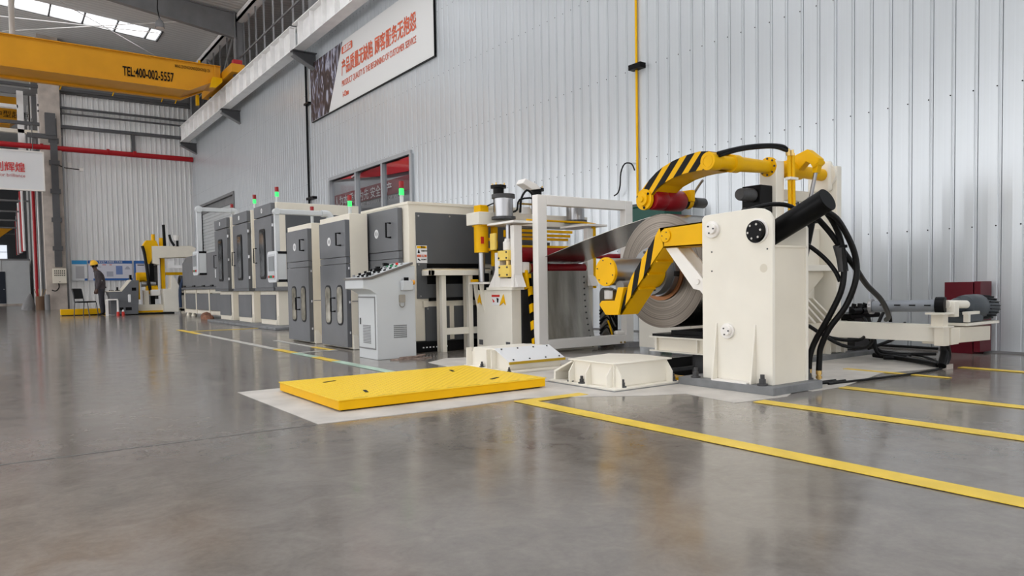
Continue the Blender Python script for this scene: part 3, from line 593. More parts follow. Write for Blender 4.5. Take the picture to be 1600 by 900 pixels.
# posters on the far wall
def poster(x0, x1, lab, kind):
    t = thing('notice_board', lab, 'notice board', ((x0 + x1) / 2, YB - .1, 1.3), 'notice boards on the far wall'); z0, z1 = 1.32, 2.27
    obj('board', MB().box(x0, x1, YB - .12, YB - .04, z0, z1), PPR if kind else WMET, t)
    obj('header', MB().box(x0, x1, YB - .125, YB - .12, z1 - (.14 if kind else .18), z1), BLUE if kind else LBLUE, t)
    obj('footer', MB().box(x0 + (.2 if kind else .5), x1, YB - .125, YB - .12, z0, z0 + .1), BLUE, t)
    return t
t = poster(2.9, 3.52, 'white notice board with a light blue header, leftmost of three', 0); obj('diagram', MB().box(3.05, 3.4, YB - .126, YB - .12, 1.42, 2.0), mat('pale_grey_print', (.5, .5, .52), .6), t)
t = poster(3.56, 5.42, 'wide notice board with blue header behind the worker', 1)
obj('diagram', MB().box(4.72, 5.0, YB - .127, YB - .12, 1.6, 2.02), mat('poster_mid_blue', (.18, .26, .52), .5), t); obj('diagram', MB().prism([(5.1, 1.85), (5.34, 1.85), (5.28, 1.97), (5.22, 2.0), (5.16, 1.97)], 'y', YB - .127, YB - .12), PGR, t)
obj('diagram', MB().box(4.32, 4.6, YB - .127, YB - .12, 1.5, 1.75), PGR, t)
for (a, b, c) in ((3.95, 4.1, 1.75), (3.95, 4.1, 1.95), (4.15, 4.3, 2.05), (4.45, 4.55, 2.05)): obj('caption', MB().box(a, b, YB - .127, YB - .12, c, c + .03), REDL if b > 4.2 else PGR, t)
text('安全生产 管理制度 工艺流程', .11, (4.0, YB - .13, 2.16), '-y', WPR, t, width=1.0)
t = poster(5.5, 6.35, 'blue-bordered notice board beside the far yellow machine', 1); obj('side_border', MB().box(5.5, 5.58, YB - .126, YB - .12, 1.32, 2.27), BLUE, t)
obj('caption', MB().box(5.65, 5.95, YB - .127, YB - .12, 2.04, 2.08), BLK, t)
# ================================================================== WORKER
def skinmesh(name, verts, edges, radii, sub=2):
    me = bpy.data.meshes.new(name); me.from_pydata(verts, edges, []); o = bpy.data.objects.new(name, me); COL.objects.link(o)
    md = o.modifiers.new('skin', 'SKIN'); md.use_smooth_shade = True
    for i, r in enumerate(radii):
        rr = r if isinstance(r, tuple) else (r, r); me.skin_vertices[0].data[i].radius = rr
    me.skin_vertices[0].data[0].use_root = True
    s = o.modifiers.new('sub', 'SUBSURF'); s.levels = sub; s.render_levels = sub
    bpy.context.view_layer.update(); m2 = bpy.data.meshes.new_from_object(o.evaluated_get(bpy.context.evaluated_depsgraph_get()))
    COL.objects.unlink(o); bpy.data.objects.remove(o); return m2
def worker(px, py):
    t = thing('person', 'worker in grey work clothes and yellow safety helmet standing by a chair', 'person', (px, py, 0))
    V = []; E_ = []; Rr = []
    def v(x, y, z, r, par=None):
        V.append((x, y, z)); Rr.append(r); i = len(V) - 1
        if par is not None: E_.append((par, i))
        return i
    # facing -x, seen from its right-rear; slight stoop
    pel = v(.04, 0, .90, (.15, .165)); wst = v(.04, 0, 1.06, (.155, .165), pel); chs = v(.01, .01, 1.26, (.165, .19), wst); upc = v(-.05, .01, 1.41, (.11, .13), chs)
    nk = v(-.095, .01, 1.49, .05, upc); hd = v(-.12, .01, 1.56, .07, nk); hd2 = v(-.13, .01, 1.65, .09, hd); hd3 = v(-.12, .01, 1.70, .07, hd2)
    for s in (-1, 1):
        hp = v(.04, s * .09, .84, .11, pel); kn = v(.045 + .02 * s, s * .10, .47, .082, hp); an = v(.08 + .03 * s, s * .10, .10, .062, kn); v(.03 + .03 * s, s * .11, .045, .04, an); 
        v(-.08 + .03 * s, s * .12, .035, .034, len(V) - 1)
        sh = v(-.03, s * .18, 1.39, .08, upc); el = v(-.03 + (.03 if s < 0 else -.02), s * .235, 1.12, .062, sh); wr_ = v(-.09, s * .20, .87, .033, el); hnd = v(-.105, s * .20, .80, .034, wr_)
        for k in range(4):
            f1 = v(-.13 + .018 * k, s * .20 + .006 * k, .745, .0105, hnd); v(-.14 + .018 * k, s * (.19) + .006 * k, .70 + (.008, 0, .002, .014)[k], .009, f1)
        th = v(-.135, s * .175, .78, .011, hnd); v(-.15, s * .165, .745, .009, th)
    me = skinmesh('body', V, E_, Rr)
    for m in (JACK, TROU, SHOE, SKIN): me.materials.append(m)
    for p in me.polygons:
        c = p.center; z = c.z; arm = abs(c.y) > .155
        p.material_index = 0
        if z < .10: p.material_index = 2
        elif z < .885 and not (abs(c.y) > .14 and c.x < -.055): p.material_index = 1
        elif z < .865 and abs(c.y) > .14 and z > .6 and c.x < -.055: p.material_index = 3
        elif z > 1.475: p.material_index = 3
        p.use_smooth = True
    b = bpy.data.objects.new('body', me); COL.objects.link(b); b.parent = t
    hx, hy, hz = px - .125, py + .01, 1.64
    # face: nose, eyes, mouth, ears
    obj('nose', MB().rev((hx - .085, hy, hz - .005), (hx - .118, hy, hz - .02), [(0, .02), (.6, .016), (1, .006)], 8), SKIN, t, smooth=True)
    for s in (-1, 1):
        obj('eye', MB().rev((hx - .086, hy + s * .034, hz + .015), (hx - .094, hy + s * .034, hz + .015), [(0, .011), (.7, .008), (1, .003)], 8), WHITE, t, smooth=True)
        obj('ear', MB().rev((hx + .005, hy + s * .082, hz - .005), (hx + .008, hy + s * .102, hz), [(0, .026), (.6, .028), (1, .02)], 10), SKIN, t, smooth=True)
    obj('mouth', MB().box(hx - .088, hx - .082, hy - .022, hy + .022, hz - .06, hz - .052), mat('lips', (.12, .03, .03), .5), t)
    obj('hair', MB().rev((hx + .02, hy, hz - .05), (hx + .0, hy, hz + .05), [(0, .085), (.5, .1), (1, .1)], 16), BLK, t, smooth=True)
    h = obj('helmet', MB().rev((hx, hy, hz + .02), (hx - .03, hy, hz + .165), [(0, .125), (.06, .128), (.08, .115), (.45, .108), (.75, .08), (.93, .04), (1, .012)], 24), HELM, t, smooth=True)
    obj('peak', MB().prism([(hy - .09, hz + .02)] + [(hy - .09 + .18 * k / 8, hz + .02) for k in range(1, 8)] + [(hy + .09, hz + .02), (hy + .09, hz + .03), (hy - .09, hz + .03)], 'x', hx - .17, hx - .08), HELM, h)
    obj('ridge', MB().tube([(hx + .1, hy, hz + .09), (hx + .03, hy, hz + .155), (hx - .06, hy, hz + .165), (hx - .12, hy, hz + .1)], .012, 6), HELM, h)
    obj('collar', MB().ring((px - .075, py + .01, 1.44), (px - .095, py + .01, 1.50), .075, .055, 16), JACK, t)
    obj('sleeve_band', MB().ring((px - .0, py - .212, 1.13), (px + .003, py - .213, 1.165), .062, .05, 14), WPR, t, smooth=True)
    obj('waist_hem', MB().ring((px + .03, py, .90), (px + .03, py, .95), .165, .12, 20), JACK, t)
worker(2.76, 27.3)
# chair
t = thing('office_chair', 'black visitor chair with thin metal legs beside the worker', 'chair', (2.36, 27.6, 0)); t.rotation_euler = (0, 0, -.7)
obj('seat', MB().rbox('z', .43, .48, 2.15, 2.62, 27.35, 27.82, .06), BLK, t, bev=.01)
obj('backrest', MB().prism([(2.14, .56), (2.17, .56), (2.10, .90), (2.07, .90)], 'y', 27.37, 27.80), BLK, t, bev=.01)
for yy in (27.36, 27.81):
    obj('leg', MB().tube([(2.16, yy, .56), (2.17, yy, .43), (2.13, yy, 0)], .014, 6, 0), DSTEEL, t); obj('leg', MB().tube([(2.6, yy, .43), (2.66, yy, 0)], .014, 6, 0), DSTEEL, t)
    obj('back_post', MB().tube([(2.16, yy, .45), (2.13, yy, .7), (2.09, yy, .88)], .014, 6), DSTEEL, t)
# yellow kerb beam
t = thing('yellow_barrier', 'low yellow barrier box on the floor behind the chair', 'barrier', (2.3, 28.4, 0))
obj('beam', MB().box(1.69, 3.05, 28.05, 28.35, .03, .22), YEL, t, bev=.01); obj('foot', MB().box(1.72, 3.0, 28.1, 28.3, 0, .03), BLK, t)
# far console
t = thing('control_console', 'grey control desk with raked panel in front of the far machine', 'control desk', (3.4, 27, 0))
obj('body', MB().prism([(3.0, .03), (3.79, .03), (3.84, 1.14), (3.62, 1.14), (3.33, .78), (2.95, .77), (3.0, .6)], 'y', 26.7, 27.5), DGREY, t, bev=.008)
obj('desk_top', MB().box(2.92, 3.33, 26.68, 27.52, .775, .80), CREAM, t); obj('raked_panel', MB().prism([(3.32, .80), (3.34, .78), (3.63, 1.14), (3.6, 1.16)], 'y', 26.72, 27.48), CREAM, t)
mb = MB()
for k in range(6): mb.cyl((3.0 + .06 * k, 26.9 + .1 * (k % 3), .80), (3.0 + .06 * k, 26.9 + .1 * (k % 3), .83), .02, 8)
obj('buttons', mb, BLK, t); obj('joystick', MB().cyl((3.22, 26.85, .8), (3.22, 26.85, .92), .03, 8), BLK, t); obj('screen', MB().box(3.6, 3.66, 26.9, 27.1, 1.15, 1.32), BLK, t)
obj('side_vent', MB().box(3.25, 3.36, 26.69, 26.70, .16, .26).box(3.42, 3.6, 26.69, 26.70, .16, .26), BLK, t); obj('label_plate', MB().box(3.62, 3.75, 26.69, 26.70, .80, .90), BLK, t); obj('side_handle', MB().rbox('y', 26.67, 26.7, 3.5, 3.58, .42, .68, .02), WPR, t)
obj('plinth', MB().box(3.2, 4.9, 26.75, 27.5, 0, .05), BLK, t)
for i, (x, y, lab) in enumerate(((3.16, 26.4, 'small red and white bottle on the floor, left of two'), (3.31, 26.42, 'small red and white bottle on the floor, right of two'))):
    b = thing('bottle', lab, 'bottle', (x, y, 0), 'two bottles in front of the far control desk'); obj('body', MB().rev((x, y, 0), (x, y, .13), [(0, .045), (.8, .045), (1, .03)], 12), REDL, b, smooth=True); obj('cap', MB().rev((x, y, .13), (x, y, .19), [(0, .035), (.5, .03), (1, .012)], 12), WPR, b, smooth=True)
t = thing('plastic_stool', 'white stool with curved legs beside the far control desk', 'stool', (3.0, 26.6, 0))
obj('seat', MB().rbox('z', .5, .54, 2.86, 3.18, 26.45, 26.8, .04), WHITE, t)
for (x, y) in ((2.87, 26.46), (3.16, 26.46), (2.87, 26.78), (3.16, 26.78)): obj('leg', MB().box(x - .02, x + .03, y - .01, y + .02, 0, .5), WHITE, t)
# ================================================================== FAR MACHINE (behind the long cabinet)
t = thing('far_coil_machine', 'far yellow and cream coil feeding machine by the notice boards', 'machine', (4.5, 27.3, 0)); y0 = 27.2
obj('head_box', MB().prism([(4.35, 1.72), (4.56, 1.66), (4.56, 1.9), (5.62, 1.95), (5.75, 2.25), (5.6, 2.33), (4.35, 2.3)], 'y', y0, y0 + .9), CREAM, t, bev=.01)
obj('arm', MB().prism([(4.1, 2.35), (4.2, 2.5), (4.5, 2.5), (4.58, 2.3), (4.4, 1.95), (4.28, 1.7), (4.2, 1.8)], 'y', y0 + .1, y0 + .4), YEL, t, bev=.01)
obj('cylinder', MB().cyl((4.44, y0 + .3, 2.3), (4.44, y0 + .3, 2.72), .06, 12), YEL, t, smooth=True); obj('cylinder', MB().cyl((4.72, y0 + .3, 2.3), (4.72, y0 + .3, 2.6), .1, 12), YEL, t, smooth=True)
obj('ram', MB().cyl((4.78, y0 + .2, 2.3), (4.76, y0 + .2, 3.05), .05, 12), BLK, t, smooth=True); obj('hose', MB().tube([(4.05, y0, 2.3), (4.1, y0, 2.1), (4.15, y0, 1.7), (4.2, y0, 1.2), (4.25, y0, .8)], .05, 8), RUB, t, smooth=True)
obj('hose', MB().tube([(4.9, y0, 2.7), (4.95, y0, 2.5), (5.05, y0, 2.32)], .04, 8), RUB, t, smooth=True)
obj('column', MB().box(4.28, 4.42, y0 + .2, y0 + .5, .3, 1.8), BLK, t); obj('column', MB().box(4.42, 4.56, y0 + .4, y0 + .6, .5, 1.66), IRON, t); obj('post', MB().box(4.66, 4.78, y0 + .3, y0 + .5, .85, 1.9), YEL, t)
obj('mandrel', MB().cyl((4.0, y0 + .2, 1.02), (4.45, y0 + .2, 1.02), .1, 14), CHR, t, smooth=True); obj('drum', MB().cyl((3.9, y0 + .3, 1.25), (4.18, y0 + .3, 1.25), .17, 18), YEL, t, smooth=True); obj('drum', MB().cyl((4.15, y0 + .2, .82), (4.5, y0 + .2, .82), .15, 18), YEL, t, smooth=True)
obj('frame', MB().box(3.86, 3.95, y0 + .1, y0 + .3, .5, 1.4), YEL, t); obj('block', MB().box(4.25, 4.55, y0 - .1, y0 + .3, .62, .82), WHITE, t, bev=.02); obj('block', MB().box(4.05, 4.2, y0, y0 + .3, .3, .8), CREAM, t)
obj('base', MB().box(3.85, 4.95, y0 - .1, y0 + .7, .05, .32), CREAM, t); obj('yellow_sill', MB().box(3.85, 4.7, y0 - .14, y0 - .1, .06, .12), YEL, t)
obj('cabinet', MB().prism([(4.6, .06), (5.05, .06), (5.1, .9), (4.95, 1.25), (4.85, 1.3), (4.82, .85), (4.58, .83)], 'y', y0 - .4, y0 + .1), WCREAM, t, bev=.01)
obj('bracket', MB().box(4.8, 5.5, y0 - .2, y0 + .1, 1.55, 1.65).box(4.8, 5.0, y0 - .2, y0 + .1, 1.65, 1.8), GALV, t); obj('coil', MB().cyl((5.15, y0 - .1, 1.0), (5.25, y0 - .1, 1.0), .3, 20), IRON, t, smooth=True)
obj('cross_beam', MB().box(4.8, 5.8, y0 + .3, y0 + .4, 1.32, 1.42), YEL, t); obj('stand', MB().box(5.15, 5.3, y0 - .3, y0 - .1, 0, 1.2), CREAM, t); obj('stand', MB().box(5.4, 5.5, y0 - .3, y0 - .1, 0, 1.0), CREAM, t); obj('shelf', MB().box(5.15, 5.9, y0 - .3, y0 + .1, .62, .7).box(5.15, 5.9, y0 - .3, y0 + .1, .08, .16), CREAM, t)
obj('lamp', MB().rev((5.12, y0, 2.5), (5.12, y0, 2.68), [(0, .08), (1, .12)], 10), WHITE, t); obj('lamp_stem', MB().cyl((5.15, y0, 2.3), (5.15, y0, 2.5), .04, 8), BLK, t)
obj('blue_hose', MB().tube([(5.1, y0 - .45, .2), (5.1, y0 - .45, .8), (5.2, y0 - .45, 1.15), (5.35, y0 - .45, 1.3)], .05, 8), mat('navy_hose', (.02, .04, .09), .5), t, smooth=True)
# ================================================================== LONG LOW MACHINE (E)
t = thing('hooded_machine', 'long low machine with grey hood and three panels, left of the tall cabinets', 'machine', (4.8, 22, 0)); yA, yB = 19.3, 24.35
obj('hood', MB().prism([(4.72, .85), (4.72, 1.6), (4.85, 1.82), (5.8, 1.95), (5.8, .85)], 'y', yA, yB), DGREY, t, bev=.04)
obj('hood_lip', MB().box(4.68, 4.74, yA, yB, .8, .86), DARK, t)
obj('stand_frame', MB().box(4.78, 4.84, yA, yB, .70, .8).box(4.78, 4.84, yA, yB, .1, .2).box(4.84, 5.7, yA, yB, .12, .78), CREAM, t)
for (a, b) in ((19.5, 21.05), (21.2, 22.65), (22.8, 24.2)): obj('panel', MB().box(4.76, 4.80, a, b, .22, .68), DGREY, t, bev=.005)
for yy in (19.38, 21.12, 22.72, 24.28): obj('post', MB().box(4.755, 4.83, yy - .05, yy + .05, .1, .8), CREAM, t)
for yy in (19.5, 21.5, 23.5, 24.2): obj('levelling_foot', MB().cyl((4.85, yy, 0), (4.85, yy, .12), .08, 10, .04), CREAM, t)
for yy in (20.4, 21.4, 22.6, 23.9): obj('hood_handle', MB().box(4.69, 4.72, yy, yy + .28, .88, .92), BLK, t)
obj('vision_label', MB().box(4.70, 4.72, 20.0, 20.12, 1.1, 1.32), WPR, t)
tag(obj('cloth_heap', MB().rev((4.55, 20.1, 0), (4.55, 20.9, .08), [(0, .03), (.15, .12), (.4, .1), (.6, .15), (.85, .1), (1, .03)], 9), mat('brown_rag', (.22, .10, .06), .8, noise=.5, nscale=12), smooth=True), 'brown rag heap on the floor under the hooded machine', 'rag')
# plinth under the three tall cabinets
tag(obj('machine_plinth', MB().box(4.22, 6.3, 13.6, 19.0, 0, .055), PLINTH, bev=.01), 'grey slab under the three tall windowed cabinets', 'plinth')
# ================================================================== THREE TALL WINDOWED CABINETS (D)
def handle(px_, y, z, h, m=BLK, out=.06, parent=None, name='handle'):
    return obj(name, MB().tube([(px_, y, z - h / 2), (px_ - out, y, z - h / 2), (px_ - out, y, z + h / 2), (px_, y, z + h / 2)], .012, 6, 0), m, parent)
def seg_disc(x, y, z, r, parent, nm='round_emblem'):
    o = obj(nm, MB().ring((x, y, z), (x - .004, y, z), r, r * .62, 24), WPR, parent); obj('emblem_bar', MB().box(x - .004, x, y - r * .12, y + r * .12, z - r * .7, z + r * .7), WPR, o); return o
def tall(y0, lab, last=False):
    y1 = y0 + 1.22; t = thing('tall_machine_cabinet', lab, 'machine cabinet', (4.6, y0, 0), 'tall windowed cabinets on the grey slab'); xr = 5.1 if not last else 6.25
    obj('housing', MB().box(4.52, xr, y0, y1 - .02, .78, 2.48), CREAM, t, bev=.008)
    if last:
        obj('side_panel', MB().box(4.70, 6.1, y0 - .012, y0, .9, 2.27), DARK, t); obj('side_ledge', MB().box(4.46, 6.25, y0 - .06, y0, .74, .82), GSTEEL, t)
    d = obj('door', MB().box(4.44, 4.52, y0 + .06, y1, .80, 2.22), DGREY, t, bev=.006)
    obj('top_panel', MB().box(4.44, 4.52, y0 + .06, y1, 2.24, 2.47), DGREY, t, bev=.006)
    yw = y0 + .66
    obj('window_rim', MB().rbox('x', 4.425, 4.445, yw - .19, yw + .19, .98, 1.99, .07), BLK, d); obj('window_pane', MB().rbox('x', 4.415, 4.43, yw - .14, yw + .14, 1.03, 1.94, .05), mat('dark_door_glass', (.10, .105, .11), .06, noise=.6, nscale=3), d)
    handle(4.44, y1 - .12, 1.47, .3, parent=d)
    for zz in (1.0, 1.45, 2.0): obj('hinge', MB().cyl((4.46, y0 + .03, zz), (4.46, y0 + .03, zz + .06), .02, 8), CHR, t)
    obj('ledge', MB().box(4.42, xr, y0 - .03, y1, .74, .80), DARK, t)
    o = obj('base', MB().box(4.52, xr, y0 - .0, y1 - .05, .055, .74), CREAM, t, bev=.006)
    obj('base_panel', MB().box(4.50, 4.52, y0 + .14, y1 - .08, .16, .66), DGREY, t, bev=.004)
    obj('gusset', MB().prism([(4.52, .06), (4.47, .06), (4.475, .1), (4.505, .24), (4.52, .24)], 'y', y0 + .03, y0 + .05), WCREAM, t)
    seg_disc(4.436, yw, 2.36, .05, t)
    return t
tall(14.33, 'tall grey windowed cabinet nearest of three, with cream roof box', True); tall(16.02, 'tall grey windowed cabinet, middle of three'); tall(17.72, 'tall grey windowed cabinet farthest of three')
t = thing('control_box', 'small row of switches between the nearest and middle tall cabinets', 'switch box', (4.7, 15.75, 1.2)); obj('plate', MB().box(4.68, 4.7, 15.6, 15.95, 1.15, 1.5), CREAM, t)
for k in range(3): obj('button', MB().cyl((4.68, 15.7 + .08 * k, 1.2 + .1 * k), (4.65, 15.7 + .08 * k, 1.2 + .1 * k), .03, 8), (REDL, BLK, WPR)[k], t)
for yy in (15.62, 17.3): tag(obj('machine_infill', MB().box(4.72, 6.0, yy, yy + .34, .055, 2.35), CREAM), 'recessed cream body between the %s tall cabinets' % ('nearest and middle' if yy < 16 else 'middle and farthest'), 'machine body')
# stack lights
def stack(x, y, z, lab, s=1., g=True):
    t = thing('stack_light', lab, 'signal light', (x, y, z), 'green signal lights on the cabinets')
    obj('stem', MB().cyl((x, y, z), (x, y, z + .12 * s), .022 * s, 10), CLR, t, smooth=True)
    if g: obj('green_lens', MB().cyl((x, y, z + .12 * s), (x, y, z + .19 * s), .028 * s, 12), GRN, t, smooth=True)
    obj('red_cap', MB().cyl((x, y, z + .2 * s), (x, y, z + .27 * s), .03 * s, 12), REDC, t, smooth=True)
stack(4.62, 17.95, 2.48, 'green signal light on the farthest tall cabinet', 1.2); stack(4.62, 16.1, 2.48, 'green signal light on the middle tall cabinet', 1.25); stack(4.68, 14.75, 2.48, 'green signal light on the nearest tall cabinet', 1.3)
stack(3.66, 8.66, 1.68, 'green signal light on the second slim cabinet', .95); stack(4.0, 7.9, 1.74, 'green signal light on the wide cabinet by the window', 1.1)
stack(3.66, 10.0, 1.68, 'unlit signal light on the first slim cabinet', .9, False)
# ================================================================== NEAR CABINETS (C)
def slim(x, y0, y1, zt, lab, lastone=False):
    t = thing('machine_cabinet', lab, 'machine cabinet', (x, y0, 0), 'slim cabinets with grey doors'); xr = x + .26
    obj('housing', MB().box(x + .02, xr, y0 + .02, y1 + .12, .01, zt), CREAM, t, bev=.006)
    obj('side_seam', MB().box(x + .03, xr + .002, y0 + .016, y0 + .02, .60, .61), GSTEEL, t)
    d = obj('upper_door', MB().box(x - .04, x + .02, y0 + .02, y1, 1.16, zt - .08), DGREY, t, bev=.004)
    handle(x - .04, y0 + .17, 1.38, .15, parent=d); seg_disc(x - .041, (y0 + y1) / 2 + .1, 1.37, .055, d)
    obj('middle_band', MB().box(x - .034, x + .02, y0 + .02, y1, 1.075, 1.155), DGREY, t, bev=.003)
    d = obj('lower_door', MB().box(x - .04, x + .02, y0 + .02, y1, .03, 1.07), DGREY, t, bev=.004)
    for (a, b) in ((y0 + .14, y0 + .33), (y0 + .53, y0 + .73)):
        r_ = obj('window_rim', MB().rbox('x', x - .046, x - .038, a, b, .30, .81, .075), BLK, d)
        obj('window_pane', MB().rbox('x', x - .05, x - .044, a + .02, b - .02, .325, .785, .055), mat('smoky_door_glass', (.30, .28, .23), .08, noise=.7, nscale=4), d)
    handle(x - .04, y0 + .40, .56, .17, parent=d)
    for zz in (.2, .58, 1.0): obj('hinge', MB().cyl((x, y0 + .012, zz), (x, y0 + .012, zz + .03), .012, 8), CHR, t)
    obj('foot_gusset', MB().prism([(x + .03, .005), (x + .14, .005), (x + .15, .06), (x + .07, .19), (x + .03, .19)], 'y', y0 - .012, y0 + .02), WCREAM, t)
    return t
slim(3.57, 9.83, 10.74, 1.685, 'slim cabinet with grey doors, left one, shorter in view'); slim(3.57, 8.50, 9.40, 1.695, 'slim cabinet with grey doors, right one, beside the wide cabinet')
tag(obj('cabinet_infill', MB().box(3.86, 4.9, 8.98, 11.2, .01, 1.6), CREAM), 'cream machine body behind the slim cabinets', 'machine body')
tag(obj('side_post', MB().box(3.72, 3.8, 9.42, 9.5, .3, 1.5), DARK), 'dark vertical strip between the slim cabinets', 'strip')
t = thing('press_machine', 'wide cream and grey machine with a feed slot and warning sticker', 'machine', (4.3, 7.8, 0)); x = 3.92; y0 = 7.6
obj('housing', MB().box(x + .01, 5.9, y0, 8.9, .13, 1.755).mi(0), CREAM, t, bev=.006)
obj('top_lip', MB().box(x, 5.92, y0 - .012, 8.92, 1.735, 1.765), CREAM, t)
d = obj('upper_door', MB().box(x - .06, x, y0 + .14, 8.86, 1.20, 1.705), DGREY, t, bev=.004); handle(x - .06, y0 + .33, 1.45, .17, parent=d); seg_disc(x - .061, 8.32, 1.43, .055, d)
obj('middle_band', MB().box(x - .054, x, y0 + .14, 8.86, 1.11, 1.195), DGREY, t, bev=.003); obj('lower_door', MB().box(x - .06, x, y0 + .14, 8.86, .15, 1.105), DGREY, t, bev=.004)
obj('hinge', MB().cyl((x - .03, 8.88, 1.0), (x - .03, 8.88, 1.13), .014, 8), CHR, t)
mb = MB(); mb.box(x + .10, 5.75, y0 - .016, y0, 1.045, 1.64).box(x + .10, x + .23, y0 - .016, y0, .60 + .03, 1.045).box(x + .23, 5.75, y0 - .016, y0, .63, .80)
obj('side_panel', mb, DARK, t); obj('feed_slot', MB().box(x + .23, 4.95, y0 - .008, y0 + .01, .80, 1.045), BLK, t); obj('slot_bar', MB().box(x + .25, 5.6, y0 - .03, y0 - .005, .60, .64), BLK, t)  # black bar runs along the lower edge of the side panel
obj('lower_panel', MB().box(x + .20, x + .53, y0 - .014, y0, .10, .535), DARK, t); obj('lower_panel', MB().box(x + .60, 5.3, y0 - .014, y0, .10, .535), DARK, t)
for (a, b) in ((x + .13, 1.60), (x + .55, 1.61), (x + .9, 1.61), (x + .12, 1.03), (x + .14, .66), (x + .23, .51), (x + .80, .51)): obj('bolt', MB().cyl((a, y0 - .016, b), (a, y0 - .024, b), .011, 8), CHR, t)
s_ = obj('warning_sticker', MB().box(4.015, 4.155, y0 - .02, y0 - .016, 1.05, 1.255), WPR, t)
obj('yellow_band', MB().box(4.022, 4.148, y0 - .022, y0 - .019, 1.222, 1.248), YEL, s_); obj('red_band', MB().box(4.022, 4.148, y0 - .022, y0 - .019, 1.12, 1.148), ORT, s_)
obj('pictogram', MB().prism([(4.03, 1.165), (4.06, 1.165), (4.05, 1.2), (4.04, 1.21)], 'y', y0 - .022, y0 - .019).prism([(4.03, 1.09), (4.06, 1.07), (4.065, 1.085), (4.035, 1.105)], 'y', y0 - .022, y0 - .019), BLK, s_)
text('警告', .03, (4.07, y0 - .023, 1.224), '-y', BLK, s_); text('注意安全', .02, (4.075, y0 - .023, 1.185), '-y', BLK, s_); text('危险', .024, (4.07, y0 - .023, 1.124), '-y', WPR, s_); text('禁止伸手', .018, (4.075, y0 - .023, 1.085), '-y', BLK, s_)
obj('wall_socket', MB().box(4.09, 4.15, y0 - .03, y0, .53, .60), CREAM, t)
obj('base_channel', MB().box(x, 5.2, y0 - .06, 8.9, 0, .125), BLK, t, bev=.004)
for k in range(8): obj('base_mark', MB().box(4.05 + .045 * k, 4.07 + .045 * k, y0 - .063, y0 - .06, .05, .065), WPR, t)
# roller table in front of the slot
t = thing('roller_table', 'cream feed table on square legs in front of the slot machine', 'table', (4.4, 7.45, .12)); 
obj('top_frame', MB().box(4.08, 4.95, 7.36, 7.42, .90, .96).box(4.08, 4.13, 7.36, 7.85, .90, .96).box(4.9, 4.95, 7.36, 7.85, .90, .96), WCREAM, t, bev=.004)
obj('bed', MB().box(4.09, 4.94, 7.38, 7.9, .96, .975), mat('sand_bed', (.70, .60, .40), .5), t)
for k in range(7): obj('roller', MB().cyl((4.12, 7.40 + .06 * k, .975), (4.92, 7.40 + .06 * k, .975), .012, 8), STEEL, t)
for xx in (4.27, 4.64): obj('leg', MB().box(xx - .03, xx + .03, 7.40, 7.46, .0, .90), WCREAM, t, bev=.003); obj('leg', MB().box(xx - .03, xx + .03, 7.48, 7.53, .0, .90), CREAM, t)
obj('crossbar', MB().box(4.27, 4.9, 7.41, 7.45, .20, .28), WCREAM, t, bev=.003)
# near console
t = thing('control_console', 'pale grey control desk with sloping button panel in front of the cabinets', 'control desk', (3.5, 7.3, 0)); x0, x1, ya, yb = 3.27, 3.73, 7.09, 7.57
obj('body', MB().prism([(x0, 0), (x1, 0), (x1, 1.0), (3.66, 1.005), (3.22, .86), (3.12, .855), (3.12, .76), (3.2, .745), (x0, .70)], 'y', ya, yb), LGREY, t, bev=.006)
obj('desk_panel', MB().prism([(3.11, .855), (3.11, .875), (3.2, .88), (3.70, 1.04), (3.70, 1.015), (3.22, .86)], 'y', ya - .015, yb + .015), mat('taupe_panel', (.16, .145, .13), .4), t)
obj('desk_inlay', MB().prism([(3.13, .876), (3.2, .881), (3.68, 1.035), (3.68, 1.040), (3.2, .886), (3.13, .881)], 'y', ya + .0, yb), LGREY, t)
random.seed(7)
for i in range(7):
    for j in range(4):
        xx = 3.2 + i * .068; zz = .88 + (xx - 3.2) * .32; yy = ya + .06 + j * .115
        c = BLK
        if i == 5: c = mat('green_button', (.02, .25, .1), .4)
        if i == 6 and j < 2: c = REDL
        if (i * 3 + j) % 5 == 3: c = CHR
        obj('push_button', MB().cyl((xx, yy, zz), (xx - .008, yy, zz + .018 + .012 * (j % 2)), .015, 10), c, t, smooth=True)
for (i, j) in ((0, 0), (2, 1), (3, 2), (5, 3)): obj('selector_switch', MB().box(3.19 + i * .07, 3.24 + i * .07, ya + .05 + j * .11, ya + .08 + j * .11, .90 + i * .022, .935 + i * .022), BLK, t)
d = obj('front_door', MB().box(x0 - .006, x0, ya + .05, yb - .02, .12, .66), LGREY, t, bev=.003); obj('door_seam', MB().box(x0 - .004, x0 + .002, ya + .035, yb - .008, .105, .675), GSTEEL, t)
for k in range(12): obj('louvre', MB().box(x0 - .012, x0 - .006, ya + .15, ya + .34, .17 + .017 * k, .178 + .017 * k), GSTEEL, d)
obj('lock', MB().box(x0 - .014, x0 - .006, yb - .08, yb - .06, .37, .44), DSTEEL, d)
for i in range(11):
    for j in range(8): pass
mb = MB()
for i in range(11):
    for j in range(7): mb.box(3.465 + i * .0145, 3.471 + i * .0145, ya - .003, ya, .225 + j * .021, .238 + j * .021)
o = obj('vent_slots', mb, BLK, t); o['kind'] = 'stuff'
sb = obj('socket_box', MB().box(3.55, 3.67, ya - .07, ya, .735, .84), LGREY, t, bev=.006); obj('black_plug', MB().box(3.585, 3.625, ya - .055, ya - .02, .84, .875), BLK, sb); obj('orange_knob', MB().cyl((3.67, ya - .035, .82), (3.70, ya - .035, .82), .026, 12), mat('orange_knob', (.75, .32, .02), .4), sb)
